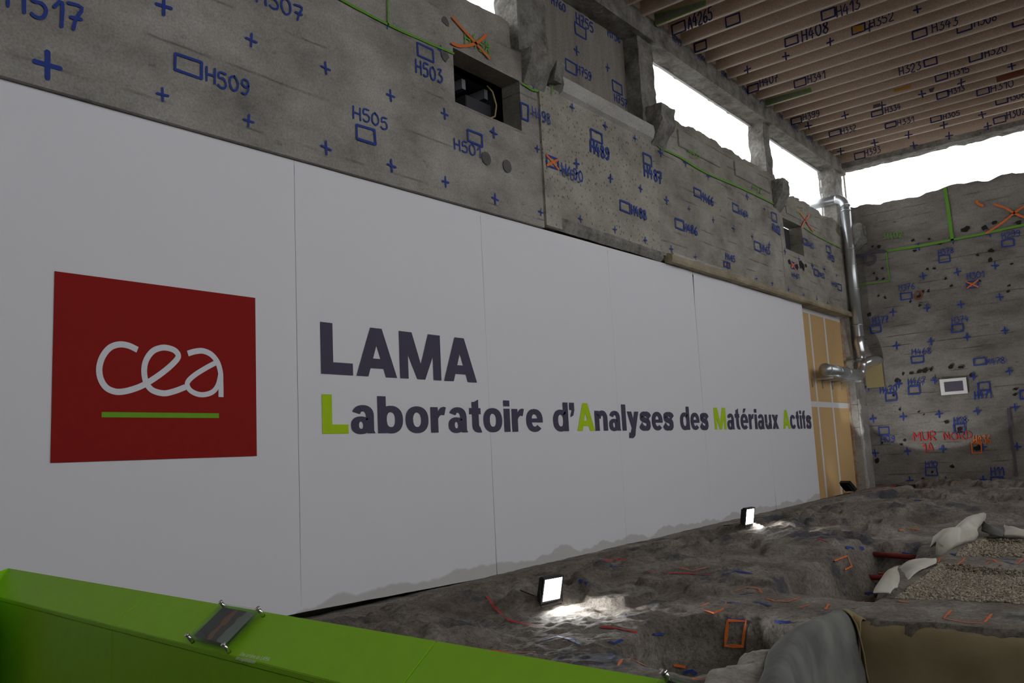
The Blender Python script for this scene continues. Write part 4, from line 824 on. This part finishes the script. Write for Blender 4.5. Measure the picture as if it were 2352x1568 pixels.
# ------------------------------------------------------------------ floodlights
def floodlight(pos, aim, label, s=0.22, power=60, tilt=0.0, lens='lamp_lens', cone=0):
    pos = Vector(pos); d = Vector(aim)-pos; d.normalize()
    root = tag(empty('floodlight', pos), label, 'floodlight', 'floodlights on the excavated ground')
    xa = d.cross(Vector((0, 0, 1))).normalized(); za = xa.cross(d).normalized()
    R = Matrix((xa, d, za)).transposed().to_4x4(); C0 = pos+Vector((0, 0, s*0.62)); M = Matrix.Translation(C0) @ R
    w, h, t = s*0.5, s*0.46, s*0.16
    adopt(box('housing', (-w, -t, -h), (w, t*0.3, h), 'lamp_black', None, 0.008, None), root).matrix_basis = M
    fr = bmesh.new(); r = s*0.06
    bbox(fr, (-w, t*0.3, -h), (w, t*0.55, -h+r)); bbox(fr, (-w, t*0.3, h-r), (w, t*0.55, h)); bbox(fr, (-w, t*0.3, -h+r), (-w+r, t*0.55, h-r)); bbox(fr, (w-r, t*0.3, -h+r), (w, t*0.55, h-r))
    adopt(frombm('front_rim', fr, 'lamp_black'), root).matrix_basis = M
    adopt(box('lens', (-w+r, t*0.3, -h+r), (w-r, t*0.42, h-r), lens), root).matrix_basis = M
    for k in range(6): adopt(box('cooling_fin', (-w*0.8+k*w*0.31, -t*1.7, -h*0.8), (-w*0.8+k*w*0.31+0.004, -t, h*0.8), 'lamp_black'), root).matrix_basis = M
    st = bmesh.new(); tube(st, [M @ Vector((-w-0.01, 0, 0)), pos+xa*(-w-0.01)+Vector((0, 0, 0.01)), pos+xa*(w+0.01)+Vector((0, 0, 0.01)), M @ Vector((w+0.01, 0, 0))], 0.007, 6)
    adopt(frombm('stand', st, 'lamp_black'), root)
    back = pos-Vector((d.x, d.y, 0)).normalized()*0.45; back.z = float(height(back.x, back.y))+0.01
    adopt(tubeobj('cable', [tuple(M @ Vector((0, -t*1.5, -h*0.5))), tuple(pos*0.6+back*0.4+Vector((0, 0, 0.02))), tuple(back)], 0.006, 'cable_black', None, 6), root)
    L = bpy.data.lights.new('beam', 'AREA'); L.shape = 'RECTANGLE'; L.size = 2*w-2*r; L.size_y = 2*h-2*r; L.energy = power; L.color = (0.93, 0.97, 1.0); L.spread = math.radians(130)
    if cone:
        L = bpy.data.lights.new('beam', 'SPOT'); L.energy = power; L.color = (0.93, 0.97, 1.0); L.spot_size = math.radians(cone); L.spot_blend = 0.12; L.shadow_soft_size = 0.05
    lo = bpy.data.objects.new('beam', L); COL.objects.link(lo)
    lo.matrix_world = M @ Matrix.Translation((0, t*0.6, 0)) @ Matrix.Rotation(math.radians(90), 4, 'X')
    lo.parent = root; lo.matrix_parent_inverse = Matrix.Translation(-pos)
    for ch in root.children: ch.matrix_parent_inverse = Matrix.Translation(-pos)
    return root
g1 = ground_at(1268, 1392); g2 = ground_at(1722, 1212); g3 = ground_at(1942, 1145); g4 = ground_at(2080, 1112)
def stand_on(g): return (g[0], g[1], float(height(g[0], g[1])))
floodlight(stand_on(g1), (g1[0]+2.0, g1[1]-0.35, -0.5), 'glaring square floodlight on the ground nearest the green parapet', 0.27, 15)
floodlight(stand_on(g2), (g2[0]+2.2, g2[1]-0.15, -0.2), 'lit floodlight beside the middle of the banner foot', 0.29, 12)
floodlight((0.28, 21.9, float(height(0.28, 21.9))), (1.9, 25.1, 3.6), 'dark floodlight seen edge-on before the beige boards', 0.32, 260, cone=66)
l4 = on(2080, 1109, 1, 23.6)
floodlight((l4[0], l4[1], float(height(l4[0], l4[1]))-0.12), (l4[0]+0.05, l4[1]+0.15, 3.5), 'flat floodlight lying face up before the marked end wall', 0.34, 3)

# ------------------------------------------------------------------ paint on the ground
def gmark(pts, w, mat, name='painted_line', closed=False):
    P = [ground_at(x, y, 0.012) for x, y in pts]
    if closed: P.append(P[0])
    Q = []
    for a, b in zip(P, P[1:]):
        n = max(1, int(np.linalg.norm(b-a)/0.06)); Q += [a+(b-a)*k/n for k in range(n)]
    Q.append(P[-1]); v = []; f = []
    for i, p in enumerate(Q):
        t = Q[min(i+1, len(Q)-1)]-Q[max(i-1, 0)]; t = t/(np.linalg.norm(t)+1e-9)
        e = 0.05; gx = float(height(p[0]+e, p[1])-height(p[0]-e, p[1]))/(2*e); gy = float(height(p[0], p[1]+e)-height(p[0], p[1]-e))/(2*e)
        nrm = np.array([-gx, -gy, 1.0]); nrm /= np.linalg.norm(nrm); s = np.cross(nrm, t); s /= (np.linalg.norm(s)+1e-9); ww = w*rnd.uniform(0.6, 1.2)
        v += [p+s*ww/2+nrm*0.006, p-s*ww/2+nrm*0.006]
    for i in range(len(Q)-1): f.append((2*i, 2*i+1, 2*i+3, 2*i+2))
    return mesh(name, v, f, mat, FLOOR)
OR = 'orange_paint'
gmark([(1672, 1424), (1714, 1426), (1706, 1484), (1666, 1482)], 0.030, OR, 'painted_box', True)
for p in [[(1610, 1393), (1630, 1385), (1668, 1384), (1660, 1400), (1640, 1408), (1616, 1402)], [(1690, 1358), (1712, 1349), (1742, 1352), (1750, 1362)], [(1762, 1375), (1780, 1381), (1812, 1382), (1836, 1373)], [(1420, 1530), (1428, 1516), (1450, 1514), (1478, 1528)], [(1560, 1303), (1590, 1311), (1630, 1302)], [(1916, 1288), (1946, 1276), (1956, 1300), (1940, 1308)], [(2066, 1218), (2090, 1213), (2112, 1216)], [(2155, 1292), (2160, 1282), (2170, 1280)], [(2200, 1296), (2212, 1288), (2216, 1282)], [(2266, 1296), (2280, 1284), (2300, 1298)], [(2336, 1296), (2350, 1284)], [(2168, 1420), (2186, 1402)], [(2262, 1430), (2278, 1411)], [(2170, 1421), (2220, 1430), (2260, 1432)], [(1960, 1398), (1986, 1380)], [(1896, 1400), (1904, 1388)], [(1130, 1494), (1170, 1500), (1230, 1498)], [(1590, 1560), (1640, 1565)], [(1838, 1396), (1862, 1388)]]: gmark(p, 0.022, OR)
BL = 'blue_paint'
for p in [[(1246, 1472), (1280, 1462), (1310, 1468), (1330, 1480)], [(1398, 1474), (1412, 1478), (1430, 1470)], [(1660, 1320), (1690, 1312), (1730, 1318), (1700, 1316)], [(1700, 1366), (1730, 1362)], [(1734, 1382), (1770, 1392)], [(1570, 1544), (1590, 1540), (1600, 1548)], [(2108, 1284), (2128, 1290)], [(2306, 1290), (2330, 1296)], [(1402, 1300), (1432, 1302)], [(1326, 1330), (1350, 1340)], [(2100, 1148), (2116, 1150)], [(1400, 1515), (1412, 1507)]]: gmark(p, 0.03, BL)
for k_ in range(34):
    x_, y_ = rnd.uniform(1150, 2300), rnd.uniform(1160, 1530)
    if (x_ > 1820 and y_ > 1395) or y_ < 1640-0.30*x_*1.0+180 or (x_ < 1500 and y_ > 1440+(x_-1150)*0.16): continue
    gmark([(x_+12*i_*rnd.uniform(0.5, 1.2), y_+rnd.uniform(-1.5, 1.5)+i_*1.2) for i_ in range(4)], rnd.uniform(0.02, 0.045), BL if k_ % 3 else OR)
for p in [[(1118, 1370), (1140, 1400), (1170, 1425), (1215, 1436), (1250, 1436)], [(1370, 1290), (1420, 1284), (1440, 1286)], [(1380, 1440), (1420, 1444), (1462, 1452)], [(1868, 1232), (1900, 1244)], [(1480, 1312), (1530, 1316), (1640, 1320)], [(2020, 1118), (2060, 1117)]]: gmark(p, 0.03, 'red_paint')

# ------------------------------------------------------------------ gravel beds, geotextile, rebar, pit liner, broken slab
def gravel(poly, n, label, smin):
    poly = [tuple(p) for p in poly]; xs = [p[0] for p in poly]; ys = [p[1] for p in poly]
    root = tag(empty('gravel_bed', (sum(xs)/len(xs), sum(ys)/len(ys), 0)), label, 'gravel')
    ico = bmesh.new(); bmesh.ops.create_icosphere(ico, subdivisions=1, radius=1.0); IV = np.array([v.co[:] for v in ico.verts]); IF = np.array([[v.index for v in f.verts] for f in ico.faces]); ico.free()
    # octahedra are enough for pebbles this small
    IV = np.array([(1, 0, 0), (-1, 0, 0), (0, 1, 0), (0, -1, 0), (0, 0, 1), (0, 0, -1)], float); IF = np.array([(0, 2, 4), (2, 1, 4), (1, 3, 4), (3, 0, 4), (2, 0, 5), (1, 2, 5), (3, 1, 5), (0, 3, 5)])
    px = NPR.uniform(min(xs), max(xs), n*3); py = NPR.uniform(min(ys), max(ys), n*3); ins = poly_sd(px, py, poly) < -0.01; px, py = px[ins][:n], py[ins][:n]; m_ = len(px)
    s = NPR.uniform(smin, smin*2.0, m_); pz = height(px, py)+0.02+s*NPR.uniform(0.0, 0.9, m_)+0.06*smooth(0, 0.6, -poly_sd(px, py, poly))
    q = NPR.normal(size=(m_, 6, 3))*0.22; V = (IV[None]+q)*s[:, None, None]*np.array([1.1, 1.1, 0.75]); a = NPR.uniform(0, 6.28, m_); c, sn = np.cos(a), np.sin(a)
    VX = V[..., 0]*c[:, None]-V[..., 1]*sn[:, None]; VY = V[..., 0]*sn[:, None]+V[..., 1]*c[:, None]
    V = np.stack([VX+px[:, None], VY+py[:, None], V[..., 2]+pz[:, None]], -1).reshape(-1, 3); Fc = (IF[None]+(np.arange(m_)*6)[:, None, None]).reshape(-1, 3)
    me = bpy.data.meshes.new('pebbles'); me.vertices.add(len(V)); me.vertices.foreach_set('co', V.ravel()); me.loops.add(Fc.size); me.loops.foreach_set('vertex_index', Fc.ravel()); me.polygons.add(len(Fc))
    me.polygons.foreach_set('loop_start', np.arange(len(Fc))*3); me.polygons.foreach_set('loop_total', np.full(len(Fc), 3)); me.update(calc_edges=True)
    o = link('pebbles', me, 'pebble'); o['kind'] = 'stuff'; adopt(o, root); return root
gravel(GRAV1, 42000, 'larger bed of brown gravel filling a pit nearer the lined trench', 0.009); gravel(GRAV2, 16000, 'smaller bed of brown gravel further back edged by rolled cloth', 0.011)
def sheet(name, rows, mat, label=None, cat=None, thick=0.012, sub=6, wr=0.03, seed=0, parent=None):
    """draped cloth through rows of 3-D control points"""
    R_ = [[np.array(p, float) for p in r] for r in rows]
    R_ = [resample(r, sub) if len(r) > 2 else [r[0]+(r[1]-r[0])*k/sub for k in range(sub+1)] for r in R_]
    nc = min(len(r) for r in R_); C_ = []
    for c in range(nc):
        colp = [r[c] for r in R_]; C_.append(resample(colp, sub) if len(colp) > 2 else [colp[0]+(colp[1]-colp[0])*k/sub for k in range(sub+1)])
    nr = len(C_[0]); v = []; f = []
    for c in range(nc):
        for r in range(nr):
            p = C_[c][r]; v.append(p+np.array([1, 0.6, 0.8])*wr*float(fbm(p[0]*5+seed, p[1]*4+p[2]*6, 3)))
    for c in range(nc-1):
        for r in range(nr-1): f.append((c*nr+r, c*nr+r+1, (c+1)*nr+r+1, (c+1)*nr+r))
    o = mesh(name, v, f, mat, parent, True); md = o.modifiers.new('thickness', 'SOLIDIFY'); md.thickness = thick; md.offset = 0
    if label: tag(o, label, cat)
    return o
def gp(x, y, dz=0.0, z=None):
    p = on_base(x, y) if z is None else on(x, y, 2, z); return (p[0], p[1], p[2]+dz)
Z0 = 0.0
sheet('cloth_flap', [[gp(2004, 1368, .02), gp(2030, 1350, .10), gp(2056, 1338, .12)], [gp(2020, 1370, .03), gp(2040, 1356, .16), gp(2062, 1350, .17)], [gp(2040, 1372, .02), gp(2056, 1366, .06), gp(2064, 1362, .05)]], 'geotextile_white', 'folded white cloth flap at the corner of the larger gravel bed', 'cloth', wr=0.05)
sheet('cloth_sheet', [[gp(2048, 1310, -.05), gp(2090, 1298, .05), gp(2150, 1292, .04)], [gp(2056, 1328, -.08), gp(2100, 1312, .06), gp(2150, 1296, .06)], [gp(2066, 1346, -.06), gp(2100, 1325, .03), gp(2152, 1299, .03)]], 'geotextile_white', 'grey-white cloth sheet over the edge between trench and gravel', 'cloth', wr=0.03, seed=3)
rp = [(2158, 1278), (2176, 1268), (2196, 1256), (2212, 1240), (2234, 1224), (2254, 1216)]
bm = bmesh.new(); tube(bm, [Vector(gp(x, y, 0.10))+Vector((0, 0, 0.05*math.sin(i*1.7))) for i, (x, y) in enumerate(rp)], [0.08, 0.12, 0.10, 0.14, 0.11, 0.07], 12)
for v in bm.verts: v.co += Vector((1, 1, 1))*0.13*float(fbm(v.co.x*9, v.co.y*9+v.co.z*14, 4))
EDG = tag(empty('cloth_edging', gp(2234, 1224)), 'crumpled white cloth roll with trailing strips edging the smaller gravel bed', 'cloth')
adopt(frombm('rolled_edge', bm, 'geotextile_white', None, True), EDG)
adopt(sheet('cloth_strip', [[gp(2254, 1214, .14), gp(2280, 1226, .10), gp(2310, 1229, .06)], [gp(2256, 1222, .02), gp(2280, 1233, .03), gp(2308, 1234, .02)]], 'geotextile_grey', seed=5), EDG)
adopt(sheet('cloth_strip', [[gp(2308, 1222, .1), gp(2330, 1228, .10), gp(2400, 1236, .08)], [gp(2306, 1234, .02), gp(2340, 1236, .03), gp(2400, 1242, .02)]], 'geotextile_white', seed=6), EDG)
# red steel bars across the trench
def bar(a, b, z, label):
    p, q = on(*a, 2, z), on(*b, 2, z); tag(tubeobj('steel_bar', [tuple(p), tuple(q)], 0.035, 'rebar_red', None, 10), label, 'bar')
bar((1960, 1268), (2140, 1283), -0.05, 'longer red steel bar spanning the trench further back'); bar((1975, 1324), (2062, 1328), -0.28, 'shorter red steel bar low in the trench beside the white cloth')
# liner of the big pit
p3 = [np.array([*p, 0.0]) for p in PIT3]
def hang(name, pts, mat, zb, top=0.03, seed=0, k0=0.0, wr=0.03):
    """cloth laid over the rim of the big pit along plan points and hanging inside it"""
    c = np.mean([p[:2] for p in p3], 0); rows = [[], [], [], [], []]
    for i, p in enumerate(pts):
        t = pts[min(i+1, len(pts)-1)]-pts[max(i-1, 0)]; n = np.array([-t[1], t[0], 0]); n /= np.linalg.norm(n)
        if np.dot(n[:2], c-p[:2]) < 0: n = -n
        tz = top[i] if isinstance(top, (list, tuple)) else top
        for r, (k, z) in enumerate(((-0.16, tz-0.02), (-0.03, tz+0.05), (0.06, tz-0.12), (0.13, zb*0.5), (0.18, zb))): q = p+n*(k+k0); rows[r].append((q[0], q[1], z))
    return adopt(sheet(name, rows, mat, wr=wr, seed=seed), LIN)
LIN = tag(empty('pit_liner', tuple(p3[0])), 'tan and grey cloth liner draped into the big trench at lower right', 'liner')
hang('back_sheet', [p3[0], p3[1], p3[2], p3[3]], 'liner_tan', -1.45, -0.05, 1)
hang('side_sheet', [p3[0]+np.array([-0.05, 0.06, 0]), p3[8], p3[7], p3[6]], 'geotextile_grey', -1.45, [0.03, 0.06, 0.10, 0.10], 9, 0.05)
hang('corner_strip', [p3[0]+np.array([0.12, -0.02, 0]), p3[0], p3[0]*0.75+p3[8]*0.25], 'liner_tan', -1.45, [-0.03, 0.03, 0.05], 11, 0.05, 0.02)
def lump(pts, z0, z1, label, seed):
    P = [on(x, y, 2, z1)[:2] for x, y in pts]; c = np.mean(P, 0); bm = bmesh.new(); n = len(P); m_ = 8; k_ = 6; rings = []
    B = []
    for i in range(n):
        for t in range(k_): B.append(P[i]+(P[(i+1) % n]-P[i])*t/k_)
    levels = [(1.0, z0), (1.02, z0+(z1-z0)*0.5), (0.99, z1-0.02), (0.95, z1), (0.7, z1+0.01), (0.4, z1+0.015), (0.15, z1+0.015)]
    for s, z in levels:
        ring = []
        for q in B:
            xy = c+(q-c)*s; h = float(fbm(xy[0]*5+seed, xy[1]*5+z*6, 4)); d = (q-c)/np.linalg.norm(q-c)*0.06*h
            ring.append(bm.verts.new((xy[0]+d[0], xy[1]+d[1], z+0.05*float(fbm(xy[0]*6, xy[1]*6+seed, 4)))))
        rings.append(ring)
    for a, b in zip(rings, rings[1:]):
        for i in range(len(B)): bm.faces.new((a[i], a[(i+1) % len(B)], b[(i+1) % len(B)], b[i]))
    bm.faces.new(rings[-1]); bm.faces.new(rings[0][::-1])
    return tag(frombm('broken_slab', bm, 'lump_stone', None, True), label, 'rubble')
lump([(1690, 1520), (1712, 1496), (1760, 1488), (1810, 1482), (1830, 1500), (1832, 1540), (1815, 1580), (1740, 1640), (1600, 1640), (1620, 1550)], -0.35, 0.05, 'pale broken concrete slab between the round pit and the big trench', 4)

# ------------------------------------------------------------------ green parapet with photo frames
PZ = 0.95
def bk(px, py): return on(px, py, 2, PZ)
b0 = bk(20, 1304); b1 = bk(1580, 1568); e = (b1-b0); e[2] = 0; e = e/np.linalg.norm(e); nrm = np.array([e[1], -e[0], 0.0])     # nrm points towards the viewer
if nrm[1] > 0: nrm = -nrm
FD, FZ = 0.158, 0.832
s0 = 0.0; s1 = float(np.dot(bk(320, 1362)-b0, e)); s2 = float(np.dot(bk(972, 1478)-b0, e))
PAR = tag(empty('parapet', (b0[0], b0[1], -0.1)), 'bright green parapet with sloping top along the viewing edge', 'parapet')
def pp(s, k, z): q = b0+e*s+nrm*k; return (q[0], q[1], z)
def par_panel(a, c, name, k0, k1, z0, z1, th):
    """sloping or upright board between stations a..c"""
    g = 0.0025; bm = bmesh.new()
    if name == 'top_panel':
        pr = [(0.0, PZ), (FD, FZ), (FD, FZ-th), (0.0, PZ-th)]
    else: pr = [(k0, z0), (k1, z0), (k1, z1), (k0, z1)]
    A_ = [bm.verts.new(pp(a+g, k, z)) for k, z in pr]; B_ = [bm.verts.new(pp(c-g, k, z)) for k, z in pr]
    for i in range(4): bm.faces.new((A_[i], A_[(i+1) % 4], B_[(i+1) % 4], B_[i]))
    bm.faces.new(A_); bm.faces.new(B_[::-1])
    bmesh.ops.bevel(bm, geom=bm.edges[:], offset=0.002, segments=2, affect='EDGES')
    return adopt(frombm(name, bm, 'parapet_green'), PAR)
st = [s0, s1, s2, s2+(s2-s1), s2+2*(s2-s1)]
for a, c in zip(st, st[1:]):
    par_panel(a, c, 'top_panel', 0, 0, 0, 0, 0.02); par_panel(a, c, 'front_panel', FD-0.02, FD, -0.1, FZ-0.021, 0.02); par_panel(a, c, 'back_panel', 0.0, 0.02, -0.1, PZ-0.022, 0.02)
for c in st: adopt(mesh('joint', [pp(c-0.004, 0.004, PZ-0.012), pp(c+0.004, 0.004, PZ-0.012), pp(c+0.004, FD-0.006, FZ-0.008), pp(c-0.004, FD-0.006, FZ-0.008)], [(0, 1, 2, 3)], 'seam_dark'), PAR)
# return wing at the left end, turning towards the viewer
rt = bk(0, 1311)-b0; rt[2] = 0; rt = rt/np.linalg.norm(rt)
bm = bmesh.new(); wing = 0.6
t0 = b0; pr = [(0.0, PZ), (0.14, FZ), (0.14, -0.1), (0.0, -0.1)]
off = -e
q0 = [bm.verts.new((t0[0]+off[0]*0.0+e[0]*0.16*(i in (1, 2)), t0[1]+nrm[1]*FD*(i in (1, 2))+e[1]*0, z)) for i, (k, z) in enumerate(pr)]
q1 = [bm.verts.new((t0[0]+rt[0]*wing*(1.0)+e[0]*0.30*(i in (1, 2)), t0[1]+rt[1]*wing+nrm[1]*0.02*(i in (1, 2)), z)) for i, (k, z) in enumerate(pr)]
for i in range(4): bm.faces.new((q0[i], q0[(i+1) % 4], q1[(i+1) % 4], q1[i]))
bm.faces.new(q0); bm.faces.new(q1[::-1]); adopt(frombm('corner_wing', bm, 'parapet_green'), PAR)
# caption lettering lying on the slope
slope = np.array([0, 0, 0.0])+nrm*FD+np.array([0, 0, FZ-PZ]); slope = slope/np.linalg.norm(slope); up = np.cross(e, slope); up = up if up[2] > 0 else -up
def on_slope(px, py, lift=0.0):
    d = ray(px, py); n_ = up; t = np.dot(b0-CAM, n_)/np.dot(d, n_); return CAM+d*t+up*lift
def caption(s, p_left, p_right, size):
    me = font_mesh(s, 0.0); co = np.zeros(len(me.vertices)*3); me.vertices.foreach_get('co', co); co = co.reshape(-1, 3)
    a = on_slope(*p_left, 0.0015); L_ = np.linalg.norm(on_slope(*p_right, 0.0015)-a); w = co[:, 0].max()-co[:, 0].min(); kx = L_/w
    d = on_slope(*p_right, 0.0015)-a; d = d/np.linalg.norm(d); vdir = -slope; vdir = vdir-d*np.dot(vdir, d); vdir /= np.linalg.norm(vdir)
    out = a[None]+d[None]*((co[:, 0]-co[:, 0].min())*kx)[:, None]+vdir[None]*(co[:, 1]*size)[:, None]
    me.vertices.foreach_set('co', out.ravel()); me.name = 'caption'; me.update(); o = link('caption', me, 'caption_white'); adopt(o, PAR)
caption('Une arrière du LAMA', (550, 1505), (616, 1519), 0.022); caption('en exploitation', (541, 1514), (584, 1524), 0.022)
def photo_frame(c, label):
    """c: pixel corners front-left, back-left, back-right, front-right of the acrylic plate, standing 2.5 cm off the slope"""
    LIFT = 0.028; Q = [on_slope(*p, LIFT) for p in c]; ctr = sum(Q)/4
    root = tag(empty('photo_frame', tuple(on_slope(sum(p[0] for p in c)/4, sum(p[1] for p in c)/4))), label, 'photo frame', 'photo frames on the parapet')
    def plate(name, ins, lo, hi, mat):
        R_ = [ctr+(q-ctr)*ins for q in Q]; bm = bmesh.new(); A_ = [bm.verts.new(q+up*lo) for q in R_]; B_ = [bm.verts.new(q+up*hi) for q in R_]
        for i in range(4): bm.faces.new((A_[i], A_[(i+1) % 4], B_[(i+1) % 4], B_[i]))
        bm.faces.new(A_[::-1]); bm.faces.new(B_); return adopt(frombm(name, bm, mat), root)
    plate('acrylic_plate', 1.0, 0.0, 0.004, 'acrylic'); plate('backing_plate', 1.0, -0.009, -0.005, 'acrylic')
    # the print is a mesh in its own axes so that the picture runs across it
    R_ = [ctr+(q-ctr)*0.84 for q in Q]; xd = (R_[3]-R_[0]); wd = np.linalg.norm(xd); xd = xd/wd; zd = up; yd = np.cross(zd, xd)
    lc = [((q-ctr)@xd, (q-ctr)@yd, 0) for q in R_]; o = mesh('photo_print', lc, [(0, 3, 2, 1)], 'photo_print')
    o.matrix_basis = Matrix(((xd[0], yd[0], zd[0], ctr[0]-up[0]*0.0025), (xd[1], yd[1], zd[1], ctr[1]-up[1]*0.0025), (xd[2], yd[2], zd[2], ctr[2]-up[2]*0.0025), (0, 0, 0, 1))); adopt(o, root)
    for q in Q:
        r_ = ctr+(q-ctr)*0.965; adopt(tubeobj('standoff', [tuple(r_-up*LIFT), tuple(r_+up*0.010)], 0.0075, 'chrome', None, 12), root); adopt(tubeobj('cap', [tuple(r_+up*0.009), tuple(r_+up*0.014)], 0.0095, 'chrome', None, 12), root)
    return root
photo_frame([(441, 1476), (520, 1398), (609, 1414), (528, 1500)], 'acrylic photo frame with orange-streaked print on the green parapet')
photo_frame([(1462, 1680), (1538, 1568), (1730, 1622), (1660, 1745)], 'acrylic photo frame at the lower edge whose steel stud just shows')
